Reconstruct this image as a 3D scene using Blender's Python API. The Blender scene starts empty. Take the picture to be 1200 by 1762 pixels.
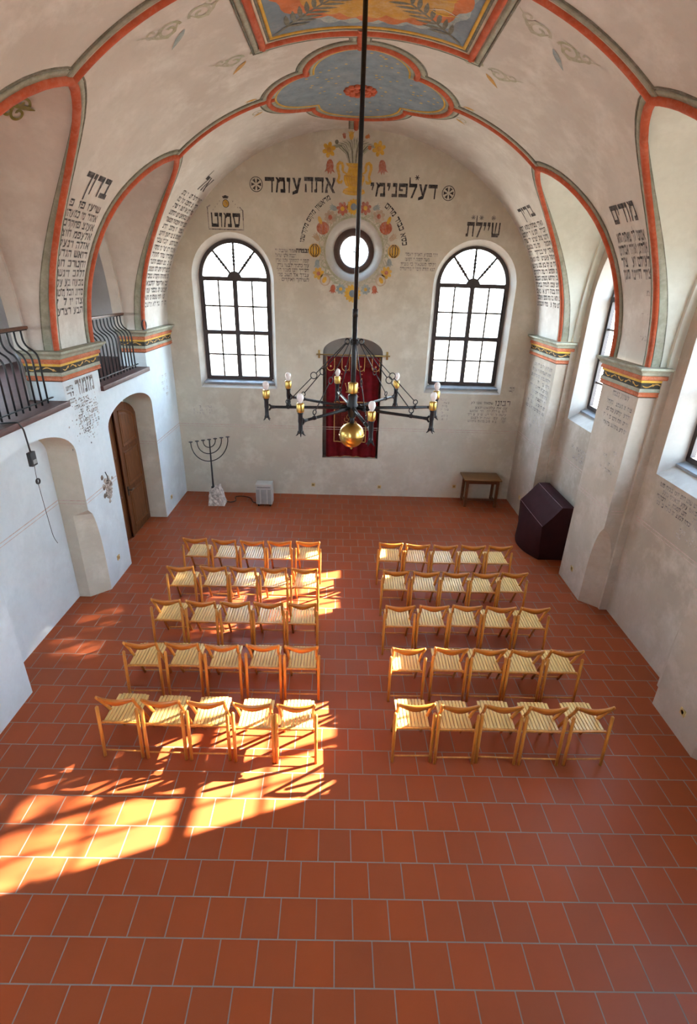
import bpy, bmesh, math, random
from mathutils import Vector, Matrix
from math import sin, cos, pi, sqrt, radians

random.seed(7)
SC = bpy.context.scene
COL = SC.collection

# ------------------------------------------------------------------ camera
CAM_H = 4.7842
PITCH, YAW, ROLL = radians(24.495), radians(-0.709), radians(1.684)
FPX = 870.46
fwd = Vector((0, cos(PITCH), -sin(PITCH)))
rgt = Vector((1, 0, 0))
upv = Vector((0, sin(PITCH), cos(PITCH)))
RZ = Matrix.Rotation(YAW, 3, 'Z')
fwd, rgt, upv = RZ @ fwd, RZ @ rgt, RZ @ upv
cr, sr = cos(ROLL), sin(ROLL)
rgt, upv = rgt * cr + upv * sr, upv * cr - rgt * sr
cam_d = bpy.data.cameras.new('camera')
cam = bpy.data.objects.new('camera', cam_d)
COL.objects.link(cam)
cam.matrix_world = Matrix(((rgt.x, upv.x, -fwd.x, 0), (rgt.y, upv.y, -fwd.y, 0),
                           (rgt.z, upv.z, -fwd.z, CAM_H), (0, 0, 0, 1)))
cam_d.sensor_fit = 'VERTICAL'
cam_d.sensor_height = 36.0
cam_d.lens = 36.0 * FPX / 1762.0
cam_d.clip_start = 0.05
cam_d.clip_end = 300
SC.camera = cam

# ------------------------------------------------------------------ light
SKY_STRENGTH = 25.0
SUN_ENERGY = 88.0
EXPOSURE = 0.36
w = bpy.data.worlds.new('world')
SC.world = w
w.use_nodes = True
nt = w.node_tree
nt.nodes.clear()
wo = nt.nodes.new('ShaderNodeOutputWorld')
bg = nt.nodes.new('ShaderNodeBackground')
tc = nt.nodes.new('ShaderNodeTexCoord')
sx = nt.nodes.new('ShaderNodeSeparateXYZ')
rp = nt.nodes.new('ShaderNodeValToRGB')
mr = nt.nodes.new('ShaderNodeMapRange')
mr.inputs[1].default_value = -0.3
mr.inputs[2].default_value = 0.7
nt.links.new(tc.outputs['Generated'], sx.inputs[0])
nt.links.new(sx.outputs['Z'], mr.inputs[0])
nt.links.new(mr.outputs[0], rp.inputs[0])
el = rp.color_ramp.elements
el[0].position = 0.0; el[0].color = (0.34, 0.31, 0.27, 1)
el[1].position = 1.0; el[1].color = (0.50, 0.71, 1.0, 1)
e = el.new(0.27); e.color = (0.44, 0.42, 0.38, 1)
e = el.new(0.33); e.color = (0.77, 0.91, 1.0, 1)
nt.links.new(rp.outputs[0], bg.inputs[0])
bg.inputs[1].default_value = SKY_STRENGTH
nt.links.new(bg.outputs[0], wo.inputs[0])

SUN_AZ, SUN_EL = radians(19.7), radians(28.9)
sun_dir = Vector((-cos(SUN_AZ) * cos(SUN_EL), -sin(SUN_AZ) * cos(SUN_EL), -sin(SUN_EL)))
sd = bpy.data.lights.new('sun', 'SUN')
so = bpy.data.objects.new('sun', sd)
COL.objects.link(so)
sd.energy = SUN_ENERGY
sd.angle = radians(0.55)
sd.color = (1.0, 0.91, 0.77)
so.rotation_euler = sun_dir.to_track_quat('-Z', 'Y').to_euler()
so.location = (20, 14, 16)

SC.view_settings.view_transform = 'Standard'
SC.view_settings.look = 'None'
SC.view_settings.gamma = 1
SC.view_settings.use_curve_mapping = False
SC.view_settings.exposure = EXPOSURE
SC.cycles.max_bounces = 10
SC.cycles.diffuse_bounces = 8
SC.cycles.transparent_max_bounces = 12
SC.cycles.sample_clamp_indirect = 8
SC.cycles.caustics_reflective = False
SC.cycles.caustics_refractive = False

# ------------------------------------------------------------------ materials
def newmat(name):
    m = bpy.data.materials.new(name)
    m.use_nodes = True
    nt = m.node_tree
    b = nt.nodes['Principled BSDF']
    return m, nt, b

def mixcol(nt, fac, a, b, mode='MIX'):
    n = nt.nodes.new('ShaderNodeMix'); n.data_type = 'RGBA'; n.blend_type = mode
    for i, v in ((0, fac), (6, a), (7, b)):
        if hasattr(v, 'is_linked') or hasattr(v, 'links'):
            nt.links.new(v, n.inputs[i])
        elif i == 0:
            n.inputs[0].default_value = v
        else:
            n.inputs[i].default_value = (*v, 1)
    return n.outputs[2]

def noise(nt, scale, detail=4, rough=0.55, coord=None, stretch=None):
    t = nt.nodes.new('ShaderNodeTexCoord')
    src = t.outputs['Object']
    if stretch:
        mp = nt.nodes.new('ShaderNodeMapping'); mp.inputs['Scale'].default_value = stretch
        nt.links.new(src, mp.inputs[0]); src = mp.outputs[0]
    n = nt.nodes.new('ShaderNodeTexNoise')
    n.inputs['Scale'].default_value = scale
    n.inputs['Detail'].default_value = detail
    n.inputs['Roughness'].default_value = rough
    nt.links.new(src, n.inputs['Vector'])
    return n.outputs['Fac']

def ramp(nt, v, p0, p1, c0=(0, 0, 0), c1=(1, 1, 1)):
    r = nt.nodes.new('ShaderNodeValToRGB')
    r.color_ramp.elements[0].position = p0; r.color_ramp.elements[0].color = (*c0, 1)
    r.color_ramp.elements[1].position = p1; r.color_ramp.elements[1].color = (*c1, 1)
    nt.links.new(v, r.inputs[0])
    return r.outputs[0]

def bump(nt, b, v, strength, dist=0.01):
    n = nt.nodes.new('ShaderNodeBump')
    n.inputs['Strength'].default_value = strength
    n.inputs['Distance'].default_value = dist
    nt.links.new(v, n.inputs['Height'])
    nt.links.new(n.outputs[0], b.inputs['Normal'])

def simple(name, c, rough=0.6, metal=0.0, var=0.15, scale=9, bmp=0.0, spec=0.5, stretch=None):
    m, nt, b = newmat(name)
    n = noise(nt, scale, stretch=stretch)
    dark = tuple(x * (1 - var) for x in c)
    lite = tuple(min(1, x * (1 + var)) for x in c)
    nt.links.new(mixcol(nt, ramp(nt, n, 0.3, 0.7), dark, lite), b.inputs['Base Color'])
    b.inputs['Roughness'].default_value = rough
    b.inputs['Metallic'].default_value = metal
    b.inputs['Specular IOR Level'].default_value = spec
    if bmp: bump(nt, b, n, bmp)
    return m

def plaster(name, c, c2, c3, seed=0.0):
    m, nt, b = newmat(name)
    n1 = noise(nt, 0.55, 5, 0.6)
    n2 = noise(nt, 2.3, 6, 0.65)
    n3 = noise(nt, 14, 5, 0.6)
    col = mixcol(nt, ramp(nt, n1, 0.40, 0.62), c, tuple(x * 0.95 for x in c2))
    col = mixcol(nt, ramp(nt, n2, 0.48, 0.70), col, tuple(min(1, x * 1.03) for x in c3))
    f = nt.nodes.new('ShaderNodeMath'); f.operation = 'MULTIPLY'
    nt.links.new(ramp(nt, n3, 0.45, 0.8), f.inputs[0]); f.inputs[1].default_value = 0.22
    col = mixcol(nt, f.outputs[0], col, tuple(x * 0.72 for x in c))
    nt.links.new(col, b.inputs['Base Color'])
    b.inputs['Roughness'].default_value = 0.92
    b.inputs['Specular IOR Level'].default_value = 0.2
    bump(nt, b, n2, 0.12, 0.03)
    return m

def paint(name, c, wear=0.5, under=(0.58, 0.53, 0.49), scale=22, lo=0.42):
    """wall paint that has flaked: paint colour over plaster"""
    m, nt, b = newmat(name)
    n = noise(nt, scale, 5, 0.7)
    k = noise(nt, 3.1, 3, 0.6)
    a = nt.nodes.new('ShaderNodeMath'); a.operation = 'MULTIPLY_ADD'
    nt.links.new(k, a.inputs[0]); a.inputs[1].default_value = 0.6
    nt.links.new(n, a.inputs[2])
    f = ramp(nt, a.outputs[0], 0.80 - 0.25 * wear, 1.05 - 0.2 * wear)
    v = noise(nt, 6, 3)
    base = mixcol(nt, ramp(nt, v, 0.3, 0.7), tuple(x * 0.82 for x in c), tuple(min(1, x * 1.15) for x in c))
    g = nt.nodes.new('ShaderNodeMath'); g.operation = 'MULTIPLY'
    nt.links.new(f, g.inputs[0]); g.inputs[1].default_value = min(1, wear)
    nt.links.new(mixcol(nt, g.outputs[0], base, under), b.inputs['Base Color'])
    b.inputs['Roughness'].default_value = 0.9
    b.inputs['Specular IOR Level'].default_value = 0.2
    return m

M = {}
M['plaster'] = plaster('aged_plaster', (0.585, 0.555, 0.455), (0.525, 0.485, 0.395), (0.63, 0.605, 0.515))
M['vault'] = plaster('vault_plaster', (0.60, 0.575, 0.525), (0.54, 0.50, 0.445), (0.65, 0.63, 0.58))
M['lunette'] = plaster('lunette_plaster', (0.60, 0.56, 0.51), (0.55, 0.50, 0.45), (0.63, 0.60, 0.55))
M['lunette_cream_lit'] = plaster('lit_cream_lunette_plaster', (0.66, 0.695, 0.625), (0.62, 0.65, 0.575), (0.68, 0.715, 0.65))  # cream wash, made lighter to put window glow into the right lunettes
M['white'] = plaster('lime_plaster', (0.60, 0.665, 0.69), (0.57, 0.625, 0.645), (0.625, 0.685, 0.705))
M['gallery'] = plaster('gallery_plaster', (0.66, 0.64, 0.64), (0.62, 0.60, 0.60), (0.68, 0.665, 0.66))
M['ink'] = paint('faded_black_paint', (0.035, 0.033, 0.035), 0.25)
M['ink2'] = paint('worn_black_paint', (0.05, 0.046, 0.046), 0.62)
M['ink4'] = paint('line_black_paint', (0.04, 0.037, 0.037), 0.42)
M['ink3'] = paint('ghost_black_paint', (0.09, 0.085, 0.08), 0.85)
M['red'] = paint('brick_red_paint', (0.46, 0.10, 0.045), 0.22, (0.55, 0.33, 0.25))
M['green'] = paint('sage_green_paint', (0.30, 0.31, 0.235), 0.28)
M['dgreen'] = paint('dark_sage_paint', (0.145, 0.145, 0.11), 0.2)
M['cream'] = paint('cream_paint', (0.55, 0.49, 0.38), 0.2)
M['yellow'] = paint('ochre_yellow_paint', (0.60, 0.36, 0.055), 0.2)
M['gold'] = paint('ochre_paint', (0.50, 0.28, 0.06), 0.25)
M['blue'] = paint('slate_blue_paint', (0.185, 0.235, 0.275), 0.3, (0.33, 0.33, 0.31))
M['lblue'] = paint('pale_blue_paint', (0.27, 0.345, 0.345), 0.4)
M['orange'] = paint('orange_paint', (0.50, 0.16, 0.06), 0.3, (0.6, 0.35, 0.22))
M['tulip'] = paint('tulip_red_paint', (0.40, 0.11, 0.06), 0.35)
M['beige'] = paint('beige_paint', (0.44, 0.34, 0.24), 0.4)
M['leaf'] = paint('pale_leaf_paint', (0.36, 0.37, 0.25), 0.5)
M['pink'] = paint('pink_line_paint', (0.50, 0.33, 0.27), 0.7)
M['brownred'] = paint('carved_red_band', (0.44, 0.125, 0.055), 0.35, (0.55, 0.36, 0.26), 40)
M['black'] = simple('black_band', (0.05, 0.045, 0.035), 0.85, spec=0.2)
M['stone'] = simple('rough_white_stone', (0.52, 0.49, 0.45), 0.95, 0, 0.5, 14, 0.9, 0.2)
M['iron'] = simple('wrought_iron', (0.022, 0.023, 0.026), 0.42, 0.6, 0.3, 20)
M['black_bar'] = simple('black_painted_iron', (0.012, 0.012, 0.014), 0.45, 0.2, 0.2, 20)
M['brass'] = simple('polished_brass', (0.60, 0.39, 0.11), 0.30, 1.0, 0.04, 3)
M['oldbrass'] = simple('dull_brass', (0.36, 0.24, 0.09), 0.42, 1.0, 0.2, 12)
M['bulb'] = simple('opal_glass_bulb', (0.80, 0.80, 0.80), 0.15, 0, 0.02)
M['frame'] = simple('dark_window_wood', (0.035, 0.026, 0.026), 0.5, 0, 0.25, 12)
M['sill'] = simple('grey_sill_board', (0.22, 0.24, 0.26), 0.5, 0, 0.15, 10)
M['oculus_frame'] = simple('brown_oculus_frame', (0.075, 0.045, 0.04), 0.55, 0, 0.2, 10)
M['darkwood'] = simple('dark_brown_boards', (0.085, 0.036, 0.029), 0.55, 0, 0.3, 6, 0.1, stretch=(6, 1, 6))
M['railwood'] = simple('rail_wood', (0.12, 0.055, 0.03), 0.45, 0, 0.25, 8)
M['door'] = simple('oak_door', (0.115, 0.038, 0.011), 0.6, 0, 0.35, 5, 0.15, 0.25, stretch=(7, 7, 0.7))
M['door_panel'] = simple('oak_door_panel', (0.14, 0.050, 0.015), 0.6, 0, 0.3, 6, 0.15, 0.25, stretch=(7, 7, 0.7))
M['table'] = simple('table_wood', (0.12, 0.04, 0.012), 0.45, 0, 0.3, 5, stretch=(1, 7, 7))
M['tabletop'] = simple('table_top_wood', (0.19, 0.092, 0.03), 0.42, 0, 0.25, 5, stretch=(1, 8, 8))
M['cover'] = simple('maroon_cover', (0.034, 0.008, 0.009), 0.75, 0, 0.2, 4, 0.12, 0.15)
M['piping'] = simple('cover_seam', (0.20, 0.10, 0.11), 0.5)
M['heater'] = simple('grey_enamel', (0.46, 0.46, 0.43), 0.5, 0, 0.06)
M['heater2'] = simple('grey_grille', (0.29, 0.30, 0.29), 0.5, 0, 0.06)
M['dark'] = simple('dark_plastic', (0.02, 0.02, 0.022), 0.5)
M['socket'] = simple('yellowed_plastic', (0.55, 0.40, 0.16), 0.45)
M['velvet'] = simple('red_velvet', (0.115, 0.004, 0.007), 0.85, 0, 0.3, 6, spec=0.15)
M['velvet2'] = simple('embroidered_velvet', (0.085, 0.010, 0.007), 0.85, 0, 0.8, 60, spec=0.15)
M['goldthread'] = simple('gold_braid', (0.52, 0.30, 0.09), 0.55, 0.2, 0.3, 60)
M['beech'] = simple('honey_beech', (0.57, 0.235, 0.040), 0.36, 0, 0.22, 5, stretch=(5, 5, 0.8))
M['beech_back'] = simple('honey_beech_board', (0.50, 0.165, 0.020), 0.34, 0, 0.25, 5, stretch=(1, 7, 7))
M['slat'] = simple('pale_beech_slats', (0.72, 0.46, 0.155), 0.36, 0, 0.2, 6, stretch=(9, 1, 5))
M['grout'] = simple('grout', (0.4, 0.38, 0.36), 0.9)

def glass_mat():
    m, nt, b = newmat('window_glass')
    nt.nodes.remove(b)
    out = nt.nodes['Material Output']
    tr = nt.nodes.new('ShaderNodeBsdfTransparent'); tr.inputs[0].default_value = (0.96, 0.97, 0.97, 1)
    gl = nt.nodes.new('ShaderNodeBsdfGlossy'); gl.inputs['Roughness'].default_value = 0.02
    lw = nt.nodes.new('ShaderNodeLayerWeight')
    pw = nt.nodes.new('ShaderNodeMath'); pw.operation = 'POWER'; pw.inputs[1].default_value = 5
    nt.links.new(lw.outputs['Facing'], pw.inputs[0])
    fr = nt.nodes.new('ShaderNodeMath'); fr.operation = 'MULTIPLY_ADD'; fr.inputs[1].default_value = 0.4; fr.inputs[2].default_value = 0.04
    nt.links.new(pw.outputs[0], fr.inputs[0])
    mx = nt.nodes.new('ShaderNodeMixShader')
    nt.links.new(fr.outputs[0], mx.inputs[0])
    nt.links.new(tr.outputs[0], mx.inputs[1]); nt.links.new(gl.outputs[0], mx.inputs[2])
    nt.links.new(mx.outputs[0], out.inputs[0])
    return m
M['glass'] = glass_mat()

TILE = 0.3
def floor_mat():
    m, nt, b = newmat('terracotta_tiles')
    t = nt.nodes.new('ShaderNodeTexCoord')
    s = nt.nodes.new('ShaderNodeSeparateXYZ')
    nt.links.new(t.outputs['Object'], s.inputs[0])
    def mth(op, a, bb=None, c=None):
        n = nt.nodes.new('ShaderNodeMath'); n.operation = op
        for i, v in enumerate((a, bb, c)):
            if v is None: continue
            if isinstance(v, (int, float)): n.inputs[i].default_value = v
            else: nt.links.new(v, n.inputs[i])
        return n.outputs[0]
    v = mth('MULTIPLY_ADD', s.outputs['Y'], 1 / TILE, -6.5143 + 40)      # tile rows
    drift = mth('MULTIPLY_ADD', v, 0.0215, 0.43 - 40 * 0.0215)
    u = mth('ADD', mth('MULTIPLY_ADD', s.outputs['X'], 1 / TILE, 40.0), drift)
    c = nt.nodes.new('ShaderNodeCombineXYZ')
    nt.links.new(u, c.inputs[0]); nt.links.new(v, c.inputs[1])
    br = nt.nodes.new('ShaderNodeTexBrick')
    br.offset = 0.5; br.offset_frequency = 2; br.squash = 1
    nt.links.new(c.outputs[0], br.inputs['Vector'])
    br.inputs['Scale'].default_value = 1.0
    br.inputs['Mortar Size'].default_value = 0.017
    br.inputs['Mortar Smooth'].default_value = 0.15
    br.inputs['Bias'].default_value = 0
    br.inputs['Brick Width'].default_value = 1.0
    br.inputs['Row Height'].default_value = 1.0
    br.inputs['Color1'].default_value = (0.345, 0.070, 0.019, 1)
    br.inputs['Color2'].default_value = (0.295, 0.067, 0.022, 1)
    br.inputs['Mortar'].default_value = (0.25, 0.205, 0.175, 1)
    n1 = noise(nt, 1.3, 5, 0.6)
    n2 = noise(nt, 16, 5, 0.7)
    col = mixcol(nt, ramp(nt, n1, 0.3, 0.75), br.outputs['Color'], (0.72, 0.72, 0.72), 'MULTIPLY')
    col2 = mixcol(nt, 0.35, br.outputs['Color'], col)
    col3 = mixcol(nt, ramp(nt, n2, 0.62, 0.85), col2, (0.13, 0.045, 0.025))
    f = mixcol(nt, 0.3, col2, col3)
    nt.links.new(f, b.inputs['Base Color'])
    ro = mth('MULTIPLY_ADD', n1, 0.20, 0.33)
    ro = mth('ADD', ro, mth('MULTIPLY', br.outputs['Fac'], 0.4))
    nt.links.new(ro, b.inputs['Roughness'])
    b.inputs['Specular IOR Level'].default_value = 0.24
    h = mth('MULTIPLY_ADD', br.outputs['Fac'], -1.0, mth('MULTIPLY', n2, 0.12))
    bump(nt, b, h, 0.35, 0.004)
    return m
M['floor'] = floor_mat()

# ------------------------------------------------------------------ mesh builder
class MB:
    def __init__(s):
        s.v = []; s.f = []; s.m = []; s.sm = []
    def add(s, vs, fs, mi=0, smooth=False):
        o = len(s.v)
        s.v += [tuple(p) for p in vs]
        for f in fs:
            s.f.append(tuple(i + o for i in f)); s.m.append(mi); s.sm.append(smooth)
    def box(s, c, d, mi=0, rot=None, bev=0.0):
        hx, hy, hz = d[0] / 2, d[1] / 2, d[2] / 2
        if bev <= 0:
            vs = [Vector((x * hx, y * hy, z * hz)) for x in (-1, 1) for y in (-1, 1) for z in (-1, 1)]
            fs = [(0, 1, 3, 2), (4, 6, 7, 5), (0, 4, 5, 1), (2, 3, 7, 6), (0, 2, 6, 4), (1, 5, 7, 3)]
        else:
            bm = bmesh.new()
            bmesh.ops.create_cube(bm, size=1.0, matrix=Matrix.Diagonal((d[0], d[1], d[2], 1)))
            bmesh.ops.bevel(bm, geom=bm.edges[:], offset=bev, segments=2, affect='EDGES', profile=0.7)
            bm.verts.index_update()
            vs = [v.co.copy() for v in bm.verts]; fs = [[v.index for v in f.verts] for f in bm.faces]
            bm.free()
        if rot is not None: vs = [rot @ p for p in vs]
        cc = Vector(c)
        s.add([p + cc for p in vs], fs, mi, bev > 0)
    def tube(s, path, r, n=8, mi=0, closed=False, cap=True, smooth=True):
        path = [Vector(p) for p in path]
        if not isinstance(r, (list, tuple)): r = [r] * len(path)
        N = len(path)
        def tan(i):
            if closed: t = path[(i + 1) % N] - path[i - 1]
            else: t = path[min(i + 1, N - 1)] - path[max(i - 1, 0)]
            return t.normalized()
        t0 = tan(0)
        a = Vector((0, 0, 1)) if abs(t0.z) < 0.9 else Vector((1, 0, 0))
        u = t0.cross(a).normalized()
        vs = []; prev = t0
        for i in range(N):
            t = tan(i)
            q = prev.rotation_difference(t); u = q @ u
            u = (u - t * u.dot(t)).normalized(); prev = t
            wv = t.cross(u)
            for k in range(n):
                an = 2 * pi * k / n
                vs.append(path[i] + (u * cos(an) + wv * sin(an)) * r[i])
        fs = []
        for i in range(N if closed else N - 1):
            j = (i + 1) % N
            for k in range(n):
                l = (k + 1) % n
                fs.append((i * n + k, i * n + l, j * n + l, j * n + k))
        if cap and not closed:
            fs.append(tuple(reversed(range(n)))); fs.append(tuple((N - 1) * n + k for k in range(n)))
        s.add(vs, fs, mi, smooth)
    def lathe(s, prof, c=(0, 0, 0), n=20, mi=0, smooth=True, axis='Z'):
        c = Vector(c); vs = []; fs = []
        for (r, z) in prof:
            for k in range(n):
                a = 2 * pi * k / n
                p = Vector((r * cos(a), r * sin(a), z))
                if axis == 'Y': p = Vector((p.x, p.z, p.y))
                if axis == 'X': p = Vector((p.z, p.x, p.y))
                vs.append(c + p)
        for i in range(len(prof) - 1):
            for k in range(n):
                l = (k + 1) % n
                fs.append((i * n + k, i * n + l, (i + 1) * n + l, (i + 1) * n + k))
        fs.append(tuple(reversed(range(n)))); fs.append(tuple((len(prof) - 1) * n + k for k in range(n)))
        s.add(vs, fs, mi, smooth)
    def grid(s, rows, mi=0, smooth=False, closed=False):
        """rows: list of equally long point lists"""
        n = len(rows[0]); vs = [p for r in rows for p in r]; fs = []
        for i in range(len(rows) - 1):
            for k in range(n if closed else n - 1):
                l = (k + 1) % n
                fs.append((i * n + k, i * n + l, (i + 1) * n + l, (i + 1) * n + k))
        s.add(vs, fs, mi, smooth)
    def poly(s, pts, mi=0, smooth=False):
        s.add(pts, [tuple(range(len(pts)))], mi, smooth)
    def prism(s, pts2, fn, t, mi=0):
        """pts2 outline mapped by fn(x, y, h); thickness t"""
        n = len(pts2)
        vs = [fn(x, y, 0) for x, y in pts2] + [fn(x, y, t) for x, y in pts2]
        fs = [tuple(range(n)), tuple(reversed(range(n, 2 * n)))]
        fs += [(i, n + i, n + (i + 1) % n, (i + 1) % n) for i in range(n)]
        s.add(vs, fs, mi)
    def build(s, name, mats, parent=None, org=None, tri=False):
        o3 = Vector(org) if org is not None else Vector((0, 0, 0))
        me = bpy.data.meshes.new(name)
        me.from_pydata([tuple(Vector(p) - o3) for p in s.v], [], s.f)
        if not isinstance(mats, (list, tuple)): mats = [mats]
        for m in mats: me.materials.append(m)
        for p, mi, sm in zip(me.polygons, s.m, s.sm):
            p.material_index = mi; p.use_smooth = sm
        bm = bmesh.new(); bm.from_mesh(me)
        if tri:
            big = [f for f in bm.faces if len(f.verts) > 4]
            bmesh.ops.triangulate(bm, faces=big, ngon_method='EAR_CLIP')
        bmesh.ops.recalc_face_normals(bm, faces=bm.faces[:])
        bm.to_mesh(me); bm.free(); me.update()
        o = bpy.data.objects.new(name, me)
        COL.objects.link(o)
        if parent is not None: o.parent = parent
        elif org is not None: o.location = o3
        return o

def tag(o, label=None, cat=None, group=None):
    if label: o['label'] = label
    if cat: o['category'] = cat
    if group: o['group'] = group
    return o
def thing(name, label, cat, loc=(0, 0, 0), group=None, rz=0.0):
    o = bpy.data.objects.new(name, None); COL.objects.link(o)
    o.empty_display_size = 0.2
    o.location = loc; o.rotation_euler = (0, 0, rz)
    return tag(o, label, cat, group)
def struct(o, label=None):
    o['kind'] = 'structure'
    if label: o['label'] = label
    return o

# ------------------------------------------------------------------ tree in the yard, which dapples the sun
LEAF = simple('green_leaves', (0.06, 0.12, 0.025), 0.6)
def yard_tree(label, cx, cy, x0, x1, y0, y1, zlo, zhi, n, ll, lh, seed, extra=None):
    rr = random.Random(seed)
    root = thing('tree', label, 'tree', (cx, cy, 0), 'trees in the yard'); og = (cx, cy, 0)
    m = MB(); m.tube([(cx, cy, -.3), (cx + .05, cy, 3), (cx - .05, cy + .05, 6), (cx, cy, zhi - .5)], [.24, .2, .15, .08], 10)
    cl = []
    while len(cl) < n:
        x, y = rr.uniform(x0, x1), rr.uniform(y0, y1)
        cl.append((x, y, rr.uniform(zlo(x, y), zhi)))
    while extra and len(cl) < n + extra[1]:
        x, y = rr.uniform(x0, x1), rr.uniform(extra[0], y1)
        cl.append((x, y, rr.uniform(zlo(x, y), zhi - .3)))
    for k, (x, y, z) in enumerate(cl):
        if k % 7 == 0: m.tube([(cx, cy, max(3, z - 1.6)), ((cx + x) / 2, (cy + y) / 2, z - .5), (x, y, z)], [.06, .035, .012], 6)
    m.build('trunk', M['darkwood'], root, og)
    m = MB()
    for (x, y, z) in cl:
        for k in range(52):
            p = Vector((x + rr.gauss(0, .24), y + rr.gauss(0, .28), z + rr.gauss(0, .15)))
            u = Vector((rr.gauss(0, 1), rr.gauss(0, 1), rr.gauss(0, 1))).normalized(); v = u.orthogonal().normalized(); l = rr.uniform(ll, lh)
            m.add([p - u * l, p + v * l * .5, p + u * l, p - v * l * .5], [(0, 1, 2, 3)])
    f = m.build('foliage', LEAF, root, og); f['kind'] = 'stuff'
yard_tree('leafy tree standing in the yard outside the right windows', 10.6, 9.4, 10.2, 11.0, 6.9, 12.6,
          lambda x, y: (7.62 if y < 9.3 else 7.28) + .10 * sin(y * 5), 9.5, 96, .08, .13, 12, (9.6, 50))
yard_tree('added leafy tree beyond the end wall, blocking sun from its windows', 11.6, 14.4, 2.6, 11.4, 13.9, 14.9, lambda x, y: 6.4, 10.2, 150, .16, .26, 5)  # added canopy, out of view, keeps direct sun off the end windows

# ------------------------------------------------------------------ room dimensions
YE, YW = 11.5, -1.8                    # east and west wall
XL, XR = -3.83, 4.0                    # pier fronts
VX, VZ, VA, VB = 0.1, 3.82, 3.93, 3.55 # vault ellipse
BAYS = [9.0, 5.89, 2.80]
HWB = [1.0, 1.05, 1.05]
HWT = [(0, 1.05), (6, 1.065), (10, 1.06), (14, 1.05), (18, 1.03), (22, 1.005), (25, .97), (28, .93), (31, .87), (34, .79),
       (36, .72), (38, .645), (40, .555), (42, .45), (44, .31), (45, .22), (46, .11), (46.6, 0.0)]
TH_TOP = HWT[-1][0]
def hw(th):
    if th >= TH_TOP: return 0.0
    for (a, x), (b, y) in zip(HWT, HWT[1:]):
        if a <= th <= b: return x + (y - x) * (th - a) / (b - a)
def V3(th, y, off=0.0):
    """point on the vault; off = distance into the room"""
    t = radians(th); n = Vector((-cos(t) / VA, 0, -sin(t) / VB)).normalized()
    return Vector((VX + VA * cos(t), y, VZ + VB * sin(t))) + n * off
def VN(th):
    t = radians(th); return Vector((-cos(t) / VA, 0, -sin(t) / VB)).normalized()

# ------------------------------------------------------------------ floor
mb = MB()
mb.add([(-4.4, YW, 0), (5.1, YW, 0), (5.1, YE + 0.4, 0), (-4.4, YE + 0.4, 0),
        (-4.4, YW, -0.2), (5.1, YW, -0.2), (5.1, YE + 0.4, -0.2), (-4.4, YE + 0.4, -0.2)],
       [(0, 1, 2, 3), (7, 6, 5, 4), (0, 4, 5, 1), (1, 5, 6, 2), (2, 6, 7, 3), (3, 7, 4, 0)])
FLOOR = struct(mb.build('floor', M['floor']), 'terracotta tiled floor laid in staggered rows')

# ------------------------------------------------------------------ vaulted ceiling
ths = sorted(set([a for a, _ in HWT] + [3, 12, 16, 20, 29.5, 32.5, 41, 43]))
full = list(range(48, 133, 3))
segs = []  # strips between lunettes
edges = [(YE + 0.02, None)] + [(c, c) for c in BAYS] + [(YW, None)]
CEIL = MB()
def vault_side(sign):
    rows_th = ths
    for i in range(4):
        rows = []
        for th in rows_th:
            h = hw(th)
            y1 = YE + 0.02 if i == 0 else BAYS[i - 1] - h
            y0 = BAYS[i] + h if i < 3 else YW
            tt = th if sign > 0 else 180 - th
            rows.append([V3(tt, y1 + (y0 - y1) * k / 12) for k in range(13)])
        CEIL.grid(rows, 0, True)
vault_side(1); vault_side(-1)
for i in range(4):
    y1 = YE + 0.02 if i == 0 else BAYS[i - 1]
    y0 = BAYS[i] if i < 3 else YW
    rows = [[V3(th, y1 + (y0 - y1) * k / 12) for k in range(13)] for th in [TH_TOP] + full + [180 - TH_TOP]]
    CEIL.grid(rows, 0, True)

FX = {1: 4.25, -1: -4.15}               # plane of the wall arch of each lunette
FHW, FRISE = 1.02, 2.25
def wallarch(wv, s=1.0, rise=FRISE):
    """half width of the wall arch at height fraction wv"""
    return FHW * s * sqrt(max(0.0, 1 - wv ** 2.3))
ZG = VB * sin(radians(TH_TOP))
def lun_curves(sign, c):
    G, F = [], []
    seq = [(th, 1) for th in ths] + [(th, -1) for th in reversed(ths[:-1])]
    for th, sd_ in seq:
        tt = th if sign > 0 else 180 - th
        G.append(V3(tt, c + sd_ * hw(th)))
        wv = VB * sin(radians(th)) / ZG
        F.append(Vector((FX[sign], c + sd_ * wallarch(wv), VZ + FRISE * wv)))
    return G, F
for sign in (1, -1):
    for c in BAYS:
        G, F = lun_curves(sign, c)
        rows = []
        for k in range(9):
            t = k / 8
            rows.append([g.lerp(f, t) + Vector((0, 0, 0.10 * sin(pi * t))) * min(1, max(0, (g.z - 4.6) / 1.5)) for g, f in zip(G, F)])
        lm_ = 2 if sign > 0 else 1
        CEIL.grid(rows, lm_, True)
        # narrow step and soffit of the wall arch
        xw = 4.36 if sign > 0 else -4.32
        F2 = [Vector((FX[sign], c + (p.y - c) * 0.955, VZ + (p.z - VZ) * 0.975)) for p in F]
        F3 = [Vector((xw, p.y, p.z)) for p in F2]
        CEIL.grid([F, F2], lm_, False)
        CEIL.grid([F2, F3], lm_, True)
CEILING = struct(CEIL.build('ceiling', [M['vault'], M['lunette'], M['lunette_cream_lit']]), 'plastered barrel vault with lunettes over the bays')

# ------------------------------------------------------------------ walls
def arch_outline(c, h, zb, zs, rise, n=24):
    """left jamb bottom -> over the arch -> right jamb bottom, as (y, z)"""
    pts = [(c - h, zb), (c - h, zs)]
    for k in range(1, n):
        a = pi - pi * k / n
        pts.append((c + h * cos(a), zs + rise * sin(a)))
    return pts + [(c + h, zs), (c + h, zb)]

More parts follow.
